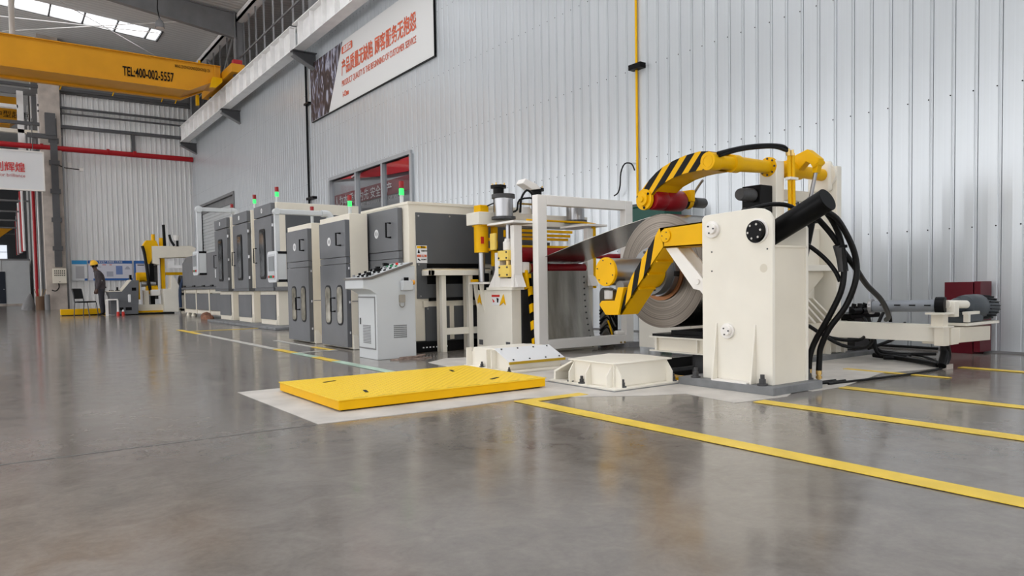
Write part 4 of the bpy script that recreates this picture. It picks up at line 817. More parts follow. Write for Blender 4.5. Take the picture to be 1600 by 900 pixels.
sk = obj('flip_cover', MB().rbox('y', ya - .018, ya, 3.53, 3.6, .605, .69, .012), mat('clear_brown_cover', (.35, .32, .27), .2), t); obj('finger_ring', MB().tube([(3.535, ya - .012, .61), (3.54, ya - .012, .57), (3.565, ya - .012, .555), (3.59, ya - .012, .57), (3.595, ya - .012, .61)], .005, 6), STEEL, sk)
tag(obj('wiping_cloth', MB().prism([(3.36, 6.98), (3.5, 7.03), (3.62, 7.0), (3.83, 6.93), (3.7, 6.87), (3.5, 6.9), (3.42, 6.92)], 'z', 0, .012).prism([(3.45, 6.95), (3.6, 6.99), (3.72, 6.96), (3.55, 6.92)], 'z', .012, .03).rev((3.6, 6.95, .01), (3.75, 6.93, .04), [(0, .01), (.5, .02), (1, .01)], 6), mat('soiled_cloth', (.25, .19, .16), .9, noise=.5, nscale=20)), 'soiled cloth lying on the floor at the foot of the console', 'cloth')
# pendants
def pendant(x, y, s, zb, zt_, arm_x, arm_z, lab, dropz, col=.05):
    t = thing('control_pendant', lab, 'control panel', (x, y, zb), 'control pendants on swing arms')
    W_ = .36 * s; D_ = .12 * s; h = zt_ - zb
    Y0, Y1 = y - W_ / 2, y + W_ / 2
    obj('case', MB().rbox('x', x, x + D_, Y0, Y1, zb, zt_, .03 * s), LGREY, t, bev=.004)
    obj('bezel', MB().rbox('x', x - .02 * s, x, Y0 - .01, Y1 + .01, zb - .01, zt_ + .01, .05 * s), mat('pale_grey_plastic', (.66, .68, .70), .4), t, bev=.006 * s)
    obj('face_plate', MB().rbox('x', x - .026 * s, x - .02 * s, Y0 + .04 * s, Y1 - .04 * s, zb + .03 * s, zt_ - .03 * s, .02 * s), mat('pendant_face', (.50, .52, .54), .4), t)
    obj('screen', MB().box(x - .032 * s, x - .026 * s, Y0 + .07 * s, Y1 - .07 * s, zb + h * .38, zt_ - .07 * s), SCRN, t); obj('screen_rim', MB().box(x - .029 * s, x - .026 * s, Y0 + .06 * s, Y1 - .06 * s, zb + h * .36, zt_ - .06 * s), GSTEEL, t)
    for k in range(4): obj('push_button', MB().cyl((x - .026 * s, Y0 + (.08 + .06 * k) * s, zb + h * .17), (x - .045 * s, Y0 + (.08 + .06 * k) * s, zb + h * .17), .017 * s, 10), (REDL, mat('green_button', (.02, .25, .1), .4), mat('green_button', (0, 0, 0)), REDL)[k], t)
    obj('black_trim', MB().box(x + .01, x + D_ + .01, Y0 - .004, Y1, zt_ - .03 * s, zt_ + .004), BLK, t); obj('black_trim', MB().box(x + .01, x + D_ + .01, Y0 - .004, Y1, zb - .004, zb + .03 * s), BLK, t)
    obj('swing_arm', MB().box(x + D_ / 2 - col, x + D_ / 2 + col, y - col, y + col, zt_, arm_z).cyl((x + D_ / 2, y - col * 1.6, arm_z), (x + D_ / 2, y + col * 1.6, arm_z), col * 1.5, 18), WMET if col > .05 else LGREY, t, bev=.004)
    obj('boom', MB().box(x + D_ / 2, arm_x, y - .03 * s, y + .03 * s, arm_z - .035 * s, arm_z + .035 * s), LGREY, t, bev=.01)
    obj('boom_base', MB().tube([(arm_x - .02, y, arm_z), (arm_x + .08, y, arm_z - .01), (arm_x + .13, y, arm_z - .12), (arm_x + .13, y, dropz)], .05 * s, 10), LGREY, t, smooth=True)
pendant(3.05, 9.85, 1.0, .87, 1.27, 3.76, 1.815, 'near control pendant with screen hanging in front of the slim cabinets', 1.6, .03)
pendant(3.78, 17.9, 1.35, 1.13, 1.66, 4.6, 2.64, 'far control pendant with screen hanging before the hooded machine', 2.47, .05)
# ================================================================== YELLOW FLOOR PLATE
t = thing('yellow_floor_plate', 'large yellow chequer-plate cover lying on the floor', 'cover plate', (2.5, 4.85, 0))
obj('skirt', MB().box(1.70, 3.32, 4.27, 5.42, .012, .072), YEL, t, bev=.006)
obj('top_plate', MB().box(1.695, 3.325, 4.265, 5.425, .072, .078), PLATE, t)
mb = MB(); i = 0                                                       # raised chequer lugs
for a in range(54):
    for b in range(38):
        xx = 1.72 + a * .03; yy = 4.29 + b * .03
        if xx > 3.31 or yy > 5.41: continue
        s = 1 if (a + b) % 2 else -1; c = .0085; e = .0022
        mb.add([(xx - c - e * s * 0, yy - c * s - e, .078), (xx + c, yy + c * s - e, .078), (xx + c, yy + c * s + e, .078), (xx - c, yy - c * s + e, .078), (xx, yy, .0802)], [(0, 1, 4), (1, 2, 4), (2, 3, 4), (3, 0, 4)])
o = obj('chequer_lugs', mb, PLATE, t, recalc=False); o['kind'] = 'stuff'
for (xx, yy, a) in ((1.99, 5.17, .4), (1.99, 4.52, 1.3), (3.02, 5.13, 1.25), (3.01, 4.49, .5)):
    m_ = MB(); c, s = math.cos(a) * .055, math.sin(a) * .055; m_.prism([(xx - c - s * .2, yy - s + c * .2), (xx + c - s * .2, yy + s + c * .2), (xx + c + s * .2, yy + s - c * .2), (xx - c + s * .2, yy - s - c * .2)], 'z', .0785, .0812); obj('lifting_slot', m_, BLK, t)
for k in range(9): obj('weld_seam', MB().box(1.8 + .17 * k, 1.9 + .17 * k, 4.285, 4.29, .0782, .0795), mat('ochre', (.5, .33, .02), .5), t)
obj('gap_shade', MB().box(1.73, 3.29, 4.30, 5.39, .0, .012), BLK, t)  # black slab drawn as the shaded gap below the plate
# ================================================================== CREAM ANCHOR BASES
def bolt(x, y, z, parent, s=1.):
    o = obj('anchor_bolt', MB().cyl((x, y, z), (x, y, z + .008 * s), .024 * s, 14).cyl((x, y, z + .008 * s), (x, y, z + .03 * s), .016 * s, 6).cyl((x, y, z + .03 * s), (x, y, z + .05 * s), .01 * s, 8), IRON, parent)
t = thing('anchor_base', 'cream welded machine base with sloping white cover behind the yellow plate', 'machine base', (3.95, 5.5, 0))
obj('body', MB().prism([(5.86, .02), (5.86, .12), (5.80, .195), (5.44, .20), (5.22, .11), (5.22, .02)], 'x', 3.66, 4.24), WCREAM, t, bev=.004)
obj('sloping_cover', MB().prism([(5.43, .203), (5.19, .097), (5.19, .092), (5.43, .198)], 'x', 3.64, 4.27), WMET, t)
obj('base_flange', MB().box(3.62, 4.3, 5.12, 5.92, .004, .022), WCREAM, t, bev=.003)
obj('cover_lip', MB().box(3.64, 4.27, 5.185, 5.2, .075, .098), mat('ochre', (.5, .33, .02), .5), t)
for yy in (5.84, 5.5, 5.42): obj('gusset', MB().prism([(yy - .005, .02), (yy - .005, .19), (yy + .005, .19), (yy + .005, .02)], 'x', 3.6, 3.66), WCREAM, t)
for xx in (3.70, 3.88, 4.06, 4.22):
    for (yy, zz) in ((5.40, .192), (5.215, .110)): obj('cover_screw', MB().cyl((xx, yy, zz), (xx, yy - .002, zz + .008), .008, 8), IRON, t)
bolt(3.63, 5.62, .022, t); bolt(3.6, 5.14, .022, t, .8)
t = thing('anchor_base', 'cream welded machine base with flat top in front of the coil', 'machine base', (3.9, 4.1, 0))
obj('body', MB().box(3.62, 4.18, 3.85, 4.30, .02, .185), WCREAM, t, bev=.003)
obj('top_plate', MB().prism([(3.60, 3.83), (4.21, 3.83), (4.24, 4.22), (4.1, 4.42), (3.60, 4.34)], 'z', .185, .197), WCREAM, t, bev=.003)
obj('end_hood', MB().prism([(4.30, .185), (4.52, .09), (4.52, .02), (4.50, .02), (4.50, .08), (4.30, .17)], 'x', 3.60, 4.18), WCREAM, t, bev=.002)
obj('end_cheek', MB().prism([(4.30, .02), (4.30, .18), (4.51, .085), (4.51, .02)], 'x', 4.16, 4.18), WCREAM, t)
obj('base_flange', MB().box(3.56, 4.25, 3.78, 4.54, .004, .02), WCREAM, t, bev=.003); obj('grout', MB().box(3.53, 4.28, 3.75, 4.56, 0, .004), PLINTH, t)
for yy in (3.87, 4.10, 4.29): obj('gusset', MB().prism([(3.62, .02), (3.565, .02), (3.565, .10), (3.62, .18)], 'y', yy - .005, yy + .005), WCREAM, t)
for xx in (3.64, 4.17): obj('gusset', MB().prism([(3.85, .02), (3.79, .02), (3.79, .10), (3.85, .18)], 'x', xx - .005, xx + .005), WCREAM, t)
for (a, b) in ((3.59, 4.17), (3.60, 4.31), (3.67, 3.81), (4.2, 3.81)): bolt(a, b, .02, t, 1.15)
# ================================================================== WHITE GATE FRAME
t = thing('gate_frame', 'white rectangular steel gate frame between the roller stand and the coil', 'frame', (5.6, 6.45, 0))
mb = MB(); mb.box(4.90, 5.03, 6.40, 6.50, .06, 1.77); obj('post', mb, WHITE, t, bev=.006)
mb = MB(); mb.box(6.24, 6.36, 6.40, 6.50, .06, 1.77); obj('post', mb, WHITE, t, bev=.006)
mb = MB(); mb.box(5.03, 6.24, 6.40, 6.50, 1.66, 1.77); obj('top_bar', mb, WHITE, t, bev=.006)
mb = MB(); mb.box(5.03, 6.24, 6.40, 6.50, .04, .15); obj('bottom_bar', mb, WHITE, t, bev=.006)
mb = MB(); mb.box(6.10, 6.24, 6.42, 6.49, .15, .2); obj('corner_gusset', mb, WHITE, t, bev=.02)
for xx in (4.965, 6.3): obj('foot_plate', MB().box(xx - .09, xx + .09, 6.33, 6.57, 0, .06), GSTEEL, t)
for xx in (6.14, 6.2): obj('bolt', MB().cyl((xx, 6.4, .06), (xx, 6.39, .06), .012, 8), BRASS, t)
# ================================================================== LEVELLING / ROLLER STAND
t = thing('roller_stand', 'cream roller stand with red rollers, yellow blocks and chrome cylinders on top', 'machine', (5.3, 6.95, 0))
for i, xa in enumerate((4.70, 5.78)):
    xb = xa + .13
    obj('side_column', MB().box(xa, xb, 6.64, 7.37, 0.03, .72), WCREAM, t, bev=.004)
    if i == 0:
        for yy in (7.28, 6.72): obj('base_cutout', MB().box(xa - .004, xa, yy - .04, yy + .04, .07, .13), DSTEEL, t)
    obj('column_cap', MB().box(xa - .02, xb + .02, 6.6, 7.12, .72, .75), WCREAM, t)
    obj('bearing_frame', MB().box(xa + .01, xb - .01, 6.59, 6.66, .75, 1.44).box(xa + .01, xb - .01, 6.88, 6.98, .75, 1.15).box(xa + .01, xb - .01, 6.66, 6.88, .75, .85), WHITE, t, bev=.004)
    obj('frame_foot', MB().prism([(6.98, .75), (7.12, .75), (7.0, .9), (6.98, .95)], 'x', xa + .01, xb - .01), WHITE, t); obj('frame_foot', MB().prism([(6.60, .75), (6.52, .75), (6.6, .9)], 'x', xa + .01, xb - .01), WHITE, t)
    if i == 0:
        b_ = obj('bearing_block', MB().box(xa - .025, xa + .1, 6.65, 6.86, .865, 1.0), YELP, t, bev=.006); obj('bearing_block_upper', MB().box(xa - .025, xa + .1, 6.66, 6.87, 1.055, 1.165), YELP, t, bev=.006)
        for (a, b2) in ((6.68, .89), (6.83, .89), (6.68, .975), (6.83, .975), (6.69, 1.08), (6.84, 1.08), (6.69, 1.145)): obj('bolt', MB().cyl((xa - .025, a, b2), (xa - .035, a, b2), .01, 8), IRON, t)
        obj('yellow_plate', MB().box(xa - .04, xa - .01, 6.90, 7.0, 1.18, 1.37), YELP, t, bev=.004)
        obj('spring_rod', MB().cyl((xa + .05, 6.76, 1.0), (xa + .05, 6.76, 1.06), .035, 10), BRASS, t)
        obj('upper_cup', MB().rev((xa + .05, 6.76, 1.17), (xa + .05, 6.76, 1.30), [(0, .06), (.7, .06), (.8, .045), (1, .04)], 16), WHITE, t, smooth=True)
        obj('ram_rod', MB().cyl((xa + .06, 6.77, 1.28), (xa + .06, 6.77, 1.47), .03, 14), CHR, t, smooth=True)
    obj('head_plate', MB().box(xa - .06, xb + .12, 6.5, 7.02, 1.46, 1.485), WHITE, t, bev=.003)
    obj('cylinder_foot', MB().cyl((xa + .09, 6.9, 1.53), (xa + .09, 6.9, 1.56), .14, 24), IRON, t)
    obj('chrome_cylinder', MB().cyl((xa + .09, 6.9, 1.56), (xa + .09, 6.9, 1.77), .11, 28), CHR, t, smooth=True); obj('cylinder_cap', MB().cyl((xa + .09, 6.9, 1.77), (xa + .09, 6.9, 1.815), .135, 24), IRON, t, smooth=True)
    xk = (4.93, 5.50)[i]
    obj('black_cylinder', MB().cyl((xk, 7.2, 1.5), (xk, 7.2, 1.95), .065, 20), BLK, t, smooth=True); obj('black_flange', MB().cyl((xk, 7.2, 1.93), (xk, 7.2, 1.965), .095, 20), BLK, t, smooth=True)
    for k in range(4): a = k * 1.57 + .6; obj('bolt', MB().cyl((xk + .075 * math.cos(a), 7.2 + .075 * math.sin(a), 1.965), (xk + .075 * math.cos(a), 7.2 + .075 * math.sin(a), 1.99), .01, 6), BRASS, t)
obj('cross_beam', MB().box(4.55, 6.2, 7.05, 7.33, 1.48, 1.625), WCREAM, t, bev=.005)
obj('yellow_cylinder', MB().cyl((4.66, 7.18, 1.16), (4.66, 7.18, 1.48), .085, 24), YEL, t, smooth=True); obj('yellow_flange', MB().box(4.60, 4.80, 7.08, 7.28, 1.465, 1.48), YEL, t); obj('yellow_cap', MB().box(4.6, 4.72, 7.1, 7.24, 1.625, 1.71), YEL, t, bev=.006); obj('cap_lever', MB().tube([(4.70, 7.1, 1.70), (4.76, 7.05, 1.73), (4.84, 7.05, 1.735)], .008, 6), RUB, t)
obj('yellow_motor_housing', MB().box(4.88, 4.95, 6.98, 7.04, 1.34, 1.42), YEL, t)
obj('yellow_sticker', MB().box(4.60, 4.64, 7.09, 7.10, 1.26, 1.34), REDL, t); obj('yellow_bracket', MB().box(4.72, 4.84, 7.1, 7.2, 1.3, 1.33).box(4.72, 4.84, 7.1, 7.2, 1.18, 1.21).box(4.78, 4.84, 7.1, 7.16, 1.0, 1.46), YEL, t)
obj('guide_rod', MB().cyl((4.66, 7.18, .82), (4.66, 7.18, 1.17), .04, 16), CHR, t, smooth=True)
obj('side_shelf', MB().box(4.62, 4.80, 7.1, 7.52, .79, .815), WHITE, t, bev=.003)
for yy in (7.2, 7.33, 7.46): obj('shelf_rib', MB().prism([(4.64, .79), (4.70, .79), (4.70, .45), (4.66, .62)], 'y', yy, yy + .012), WCREAM, t)
obj('solenoid', MB().box(4.66, 4.74, 7.14, 7.24, .815, .92), BLK, t, bev=.01); obj('yellow_clip', MB().box(4.64, 4.72, 7.34, 7.46, .815, .85), YEL, t, bev=.01)
obj('warning_sticker', MB().box(4.695, 4.70, 6.87, 7.03, .545, .665), WPR, t); obj('sticker_band', MB().box(4.692, 4.696, 6.87, 7.03, .64, .665), REDL, t); obj('sticker_mark', MB().prism([(6.99, .60), (7.02, .62), (7.0, .575), (6.97, .585)], 'x', 4.692, 4.696), REDL, t); obj('sticker_mark', MB().prism([(6.89, .62), (6.93, .63), (6.92, .575), (6.90, .575)], 'x', 4.692, 4.696), BLK, t)
for (a, b) in ((6.80, .56), (7.30, .56)): obj('yellow_arrow', MB().prism([(a + .07, b - .02), (a - .01, b + .11), (a - .05, b - .01), (a - .01, b + .02)], 'x', 4.688, 4.697), YEL, t)
obj('lower_roller', MB().cyl((4.93, 6.66, .965), (5.80, 6.66, .965), .052, 24), RED, t, smooth=True); obj('upper_roller', MB().cyl((4.86, 6.72, 1.125), (5.76, 6.72, 1.125), .093, 28), RED, t, smooth=True)
obj('roller_end_block', MB().box(4.83, 4.93, 6.60, 6.70, .91, 1.03), WHITE, t, bev=.01); obj('roller_end_ring', MB().cyl((4.93, 6.66, .965), (4.955, 6.66, .965), .06, 20), BRASS, t)
obj('roller_end_block', MB().box(5.80, 5.88, 6.60, 6.70, .91, 1.03), WHITE, t, bev=.01)
for (za, zb_, yy) in ((1.375, 1.405, 6.66), (1.33, 1.36, 6.7), (1.29, 1.32, 6.74), (1.20, 1.225, 6.66)): obj('yellow_rail', MB().box(4.86, 5.62, yy, yy + .03, za, zb_), YEL, t, bev=.003)
obj('yellow_pipe', MB().tube([(4.86, 6.55, 1.50), (5.7, 6.55, 1.50), (5.85, 6.55, 1.49)], .012, 8, 0), YEL, t, smooth=True); obj('yellow_upright', MB().box(5.88, 5.92, 6.58, 6.62, .72, 1.5), YEL, t, bev=.004)
obj('yellow_motor', MB().box(5.33, 5.45, 6.98, 7.05, 1.625, 1.74), YEL, t, bev=.01)
obj('hazard_arm', MB().prism([(6.64, .90), (6.58, .90), (6.55, .72), (6.48, .1), (6.54, .1), (6.60, .70)], 'x', 4.90, 4.93), stripes('hazard_small', (0, .4, 1), .2, .5), t)
obj('yellow_link', MB().prism([(6.66, .94), (6.58, .94), (6.55, .74), (6.62, .72)], 'x', 4.86, 4.89), YEL, t, bev=.003)
obj('inner_web', MB().box(4.83, 4.86, 6.66, 7.3, .1, .7).box(4.86, 5.7, 7.2, 7.25, .05, 1.3), DSTEEL, t)
obj('cable_loop', MB().tube([(5.1, 7.0, 1.63), (5.12, 7.0, 1.80), (5.2, 7.0, 1.90), (5.28, 7.0, 1.86), (5.3, 7.0, 1.78)], .014, 8), RUB, t, smooth=True); obj('cable_loop', MB().tube([(4.97, 6.98, 1.63), (5.04, 6.98, 1.66), (5.08, 6.98, 1.78), (5.3, 6.98, 1.8), (5.32, 6.98, 1.65)], .012, 8), RUB, t, smooth=True)
obj('conduit', MB().cyl((5.1, 7.02, 1.74), (5.35, 7.02, 1.74), .012, 8), BRASS, t); obj('oil_bottle', MB().cyl((5.25, 7.1, 1.625), (5.25, 7.1, 1.71), .06, 14), GALV, t, smooth=True)
obj('sensor_cap', MB().prism([(5.22, 2.0), (5.26, 2.06), (5.42, 2.01), (5.50, 1.95), (5.36, 1.93)], 'y', 7.1, 7.25), WHITE, t, bev=.008)
obj('base_rail', MB().box(4.66, 5.95, 6.6, 7.4, 0, .03), WCREAM, t)
for xk, zk in ((5.93, 1.10), (5.93, .93)):
    obj('red_spindle', MB().rev((xk, 6.62, zk), (xk + .55, 6.62, zk - .01), [(0, .02), (.25, .022), (.4, .045), (.9, .05), (.92, .03), (1, .03)], 16), RED, t, smooth=True)
# steel apron
mb = MB(); P_ = []
for k in range(8):
    f = k / 7; P_.append((6.60 - .12 * f + .04 * math.sin(f * 3.1), .93 - .85 * f))
pts = P_ + [(a - .006, b) for a, b in P_[::-1]]
t = thing('steel_apron', 'bare steel apron plate sloping down below the lower red roller', 'steel plate', (5.4, 6.5, 0)); obj('sheet', MB().prism(pts, 'x', 5.06, 5.80), STEEL, t, smooth=True)
for k in range(1, 12): f = k / 12; obj('rivet', MB().cyl((5.73, 6.60 - .12 * f + .04 * math.sin(f * 3.1), .93 - .85 * f), (5.73, 6.583 - .12 * f + .04 * math.sin(f * 3.1), .93 - .85 * f), .009, 8), IRON, t)
for xx in (5.08, 5.78): obj('edge_strip', MB().tube([(xx, 6.612 + .008, .93), (xx, 6.60, .5), (xx, 6.50, .02)], .01, 6), STEEL, t)
# ================================================================== COIL
cy, cz = 4.67, .88
t = thing('steel_coil', 'large wound coil of steel strip on the mandrel', 'steel coil', (5.0, cy, cz))
wo = obj('windings', MB().ring((5.0, cy, cz), (5.76, cy, cz), .525, .27, 96), [COILM, COILS], t, smooth=True)
for q in wo.data.polygons:
    q.material_index = 1 if abs(q.normal.x) < .5 else 0
obj('core_ring', MB().ring((4.985, cy, cz), (5.7, cy, cz), .27, .235, 64), COPPER, t, smooth=True)
mb = MB(); S = [(4.60, 1.40), (4.67, 1.406), (4.80, 1.39), (5.2, 1.33), (5.7, 1.235), (6.2, 1.13), (6.6, 1.045), (6.72, 1.025)]
mb.prism(S + [(a, b - .004) for a, b in S[::-1]], 'x', 5.0, 5.76); obj('strip', mb, mat('strip_steel', (.28, .265, .24), .22, 1, noise=.3, nscale=1.5), t, smooth=True)
mn = thing('mandrel', 'steel mandrel with yellow round end cap through the coil', 'mandrel', (4.25, 4.62, .875))
my, mz = 4.62, .873
obj('nose', MB().cyl((4.28, my, mz), (4.80, my, mz), .118, 40), mat('mandrel_steel', (.42, .41, .40), .3, 1), mn, smooth=True); obj('end_cap', MB().cyl((4.255, my, mz), (4.285, my, mz), .124, 40), YEL, mn, bev=.003)
for k in range(6): a = k * 1.047 + .3; obj('bolt', MB().cyl((4.255, my + .1 * math.cos(a), mz + .1 * math.sin(a)), (4.249, my + .1 * math.cos(a), mz + .1 * math.sin(a)), .006, 6), IRON, mn)
obj('hub', MB().rev((4.80, cy, cz), (5.2, cy, cz), [(0, .13), (.2, .16), (.35, .2), (1, .2)], 40), IRON, mn, smooth=True)
for k in range(4):
    a0 = k * math.pi / 2 + .25; pts = []
    for j in range(9): a = a0 + j * (1.35 / 8); pts.append((cy + .232 * math.cos(a), cz + .232 * math.sin(a)))
    for j in range(9): a = a0 + 1.35 - j * (1.35 / 8); pts.append((cy + .17 * math.cos(a), cz + .17 * math.sin(a)))
    obj('mandrel_segment', MB().prism(pts, 'x', 4.93, 5.7), mat('grey_segment', (.28, .29, .31), .35, .8), mn)
obj('end_flange', MB().rev((4.84, cy, cz), (4.95, cy, cz), [(0, .14), (.1, .215), (.8, .22), (1, .20)], 48), mat('hub_grey', (.24, .245, .25), .42, .7, noise=.1), mn, smooth=True)
for k in range(6):
    a = k * 1.047 + .2; obj('flange_bolt', MB().cyl((4.85, cy + .18 * math.cos(a), cz + .18 * math.sin(a)), (4.838, cy + .18 * math.cos(a), cz + .18 * math.sin(a)), .014, 8), IRON, mn)
obj('yellow_collar', MB().ring((4.78, my, mz), (4.84, my, mz), .15, .118, 32), YEL, mn); obj('shaft', MB().cyl((5.2, cy, cz), (6.0, cy, cz), .17, 24), IRON, mn, smooth=True)
# coil car
t = thing('coil_car', 'low cream steel coil car under the coil', 'coil car', (5.1, 4.5, 0))
obj('side_beam', MB().box(5.0, 5.02, 4.1, 4.76, .15, .265), CREAM, t); obj('side_beam', MB().box(5.72, 5.74, 4.1, 4.76, .15, .265), CREAM, t)
obj('top_plate', MB().box(4.97, 5.78, 4.06, 4.80, .265, .278), WCREAM, t); obj('bottom_plate', MB().box(4.97, 5.78, 4.06, 4.80, .138, .15), WCREAM, t)
for yy in (4.72, 4.24, 4.12): obj('web_rib', MB().box(4.975, 5.0, yy - .006, yy + .006, .15, .265), WCREAM, t)
obj('rubber_pad', MB().box(4.99, 5.7, 4.06, 4.78, .278, .30), BLK, t); obj('saddle', MB().box(5.05, 5.7, 4.2, 4.6, .30, .335), BLK, t); obj('lift_column', MB().cyl((5.35, 4.45, -.88), (5.35, 4.45, .14), .12, 20), IRON, t)
obj('rail', MB().box(4.45, 5.9, 4.48, 4.52, -.03, .0), IRON, t)
tag(obj('hazard_kerb', MB().box(4.30, 4.44, 3.86, 4.02, .003, .03), stripes('hazard_kerb', (1, 1, 0), .09, .5)), 'short yellow and black kerb between the base and the pedestal', 'kerb')
# ================================================================== PEDESTAL
t = thing('support_pedestal', 'tall cream pedestal with round caps on a grey plinth', 'pedestal', (4.5, 3.3, 0)); xa, xb, ya, yb = 4.28, 4.70, 2.99, 3.59
def roundplate(x0_, x1_, ztop):
    pts = [(yb, .06), (yb, ztop - .03)]
    pts += [(yb - .02, ztop - .012), (yb - .04, ztop - .008), (ya + .14, ztop + .006), (ya + .08, ztop - .003), (ya + .03, ztop - .03), (ya, ztop - .08), (ya, .06)]
    return MB().prism(pts, 'x', x0_, x1_)
obj('front_plate', roundplate(xa, xa + .03, 1.27), WCREAM, t, bev=.004); obj('rear_plate', roundplate(xb - .03, xb, 1.22), WCREAM, t, bev=.004)
obj('column_body', MB().box(xa + .03, xb - .03, ya + .01, yb - .01, .06, 1.0), CREAM, t); obj('top_shelf', MB().box(xa + .02, xb - .02, ya, yb, 1.0, 1.015), CREAM, t)
obj('back_web', MB().box(xa + .03, xb - .03, yb - .05, yb - .02, 1.0, 1.2), CREAM, t)
def cap(y, z, r, dark=False):
    o = obj('pivot_cap' if not dark else 'black_pivot_cap', MB().cyl((xa, y, z), (xa - .02, y, z), r, 32).cyl((xa - .02, y - .01, z + .005), (xa - .045, y - .01, z + .005), r * (.62 if not dark else .86), 28), [WHITE] if not dark else [BLK], t, bev=.003)
    for k in range(3 if not dark else 6):
        a = k * (2.09 if not dark else 1.047) + .9; q = .45 if not dark else .65
        obj('bolt', MB().cyl((xa - .045, y - .01 + r * q * math.cos(a), z + r * q * math.sin(a)), (xa - .051, y - .01 + r * q * math.cos(a), z + r * q * math.sin(a)), r * .1, 8), IRON if not dark else STEEL, o)
cap(3.488, 1.152, .062); cap(3.356, .418, .056)
obj('cap_ring', MB().cyl((xa, 3.105, 1.115), (xa - .012, 3.105, 1.115), .085, 32), WHITE, t, bev=.003); cap(3.112, 1.112, .078, True)
for (yy) in (3.46, 3.13): obj('gusset', MB().prism([(xa, .06), (xa - .06, .06), (xa - .055, .1), (xa - .005, .47), (xa, .47)], 'y', yy - .008, yy + .008), WCREAM, t, bev=.002)
pl_ = obj('plinth', MB().box(4.20, 4.78, 2.93, 3.76, 0, .06), PLINTH, t, bev=.006)
for (a, b) in ((4.235, 3.62), (4.235, 3.04), (4.74, 3.02)): bolt(a, b, .06, t, 1.5)
obj('base_strip', MB().box(4.205, 4.275, 3.15, 3.45, .06, .068), WHITE, t)
for (a, b) in ((3.50, .99), (3.50, .85), (3.03, .99)): obj('plug', MB().cyl((xa, a, b), (xa - .003, a, b), .006, 8), IRON, t)
obj('oil_stain', MB().cyl((xa, 3.06, .86), (xa - .0008, 3.06, .86), .03, 16), mat('stain', (.70, .65, .54), .5), t)
# lower swing arm with hazard stripes
t = thing('swing_arm', 'yellow and black striped swing arm reaching down in front of the coil', 'machine arm', (4.28, 3.8, 1.1)); x0 = 4.30
HZ = stripes('hazard_lower_arm', (0, 1, .23), .11, .54, .37)
arm1 = [(3.59, 1.221), (4.030, 1.206), (4.10, 1.115), (3.991, 1.047), (3.59, 1.046)]
arm2 = [(4.035, 1.206), (4.121, 1.09), (4.192, 1.011), (4.348, .828), (4.441, .653), (4.490, .506), (4.328, .685), (4.109, .926), (3.985, 1.05)]
obj('horizontal_plate', MB().prism([(3.59, 1.221), (4.030, 1.206), (3.99, 1.047), (3.59, 1.046)], 'x', x0, x0 + .02), YEL, t)
obj('striped_plate', MB().prism([(4.032, 1.206)] + arm2[1:-1] + [(4.08, .955)], 'x', x0, x0 + .02), HZ, t); obj('corner_plate', MB().prism([(4.032, 1.206), (4.08, .955), (3.985, 1.05), (3.985, 1.207)], 'x', x0, x0 + .019), YEL, t)
lowe = [(3.59, 1.046), (3.991, 1.047), (4.109, .926), (4.328, .685), (4.490, .506)]; 
mb = MB()
for i in range(len(lowe) - 1):
    (a, b), (c, d_) = lowe[i], lowe[i + 1]; mb.add([(x0, a, b), (x0 + .2, a, b), (x0 + .2, c, d_), (x0, c, d_), (x0, a, b + .01), (x0 + .2, a, b + .01), (x0 + .2, c, d_ + .01), (x0, c, d_ + .01)], [(0, 1, 2, 3), (7, 6, 5, 4), (0, 4, 5, 1), (3, 2, 6, 7), (0, 3, 7, 4), (1, 5, 6, 2)])
obj('lower_flange', mb, YEL, t); obj('rear_plate', MB().prism([(p[0], p[1]) for p in arm2], 'x', x0 + .2, x0 + .215).prism([(3.59, 1.221), (4.030, 1.206), (3.99, 1.047), (3.59, 1.046)], 'x', x0 + .2, x0 + .215), YEL, t)
obj('top_flange', MB().prism([(3.59, 1.221), (4.03, 1.206), (4.03, 1.196), (3.59, 1.211)], 'x', x0, x0 + .2), YEL, t)
for f in (-.12, .3, .78):
    a = 4.109 + .219 * f; b = .926 - .241 * f; obj('rib', MB().prism([(a, b), (a + .006, b - .0066), (a + .006 - .016, b - .0066 - .0145), (a - .016, b - .0145)], 'x', x0 + .01, x0 + .2), YEL, t)
o = obj('pivot_disc', MB().cyl((x0, 3.965, 1.14), (x0 - .012, 3.965, 1.14), .052, 28), YEL, t, bev=.002)
for k in range(3): obj('bolt', MB().cyl((x0 - .012, 3.965 + .03 * math.cos(k * 2.1), 1.14 + .03 * math.sin(k * 2.1)), (x0 - .015, 3.965 + .03 * math.cos(k * 2.1), 1.14 + .03 * math.sin(k * 2.1)), .005, 6), IRON, o)
obj('lower_hook', MB().prism([(4.728, .59), (4.648, .503), (4.49, .506), (4.425, .739), (4.494, .739), (4.535, .625), (4.695, .624)], 'x', x0 - .02, x0 + .1), YEL, t, bev=.004)
obj('steel_block', MB().box(x0 + .0, x0 + .1, 4.58, 4.69, .63, .72), STEEL, t, bev=.01); obj('guide_roller', MB().cyl((x0 + .0, 4.49, .745), (x0 + .12, 4.49, .745), .05, 20), mat('grey_iron', (.2, .2, .2), .4), t, smooth=True)
t = thing('brace_link', 'flat cream link strut between the striped arm and the pedestal', 'strut', (4.35, 3.8, .9))
for xx in (4.33, 4.47): obj('bar', MB().prism([(4.00, 1.045), (3.88, 1.045), (3.60, .77), (3.60, .65), (3.66, .71), (3.72, .72)], 'x', xx, xx + .025), WHITE, t, bev=.004)
obj('pin', MB().cyl((4.33, 3.675, .775), (4.315, 3.675, .775), .022, 16), WHITE, t, bev=.002)
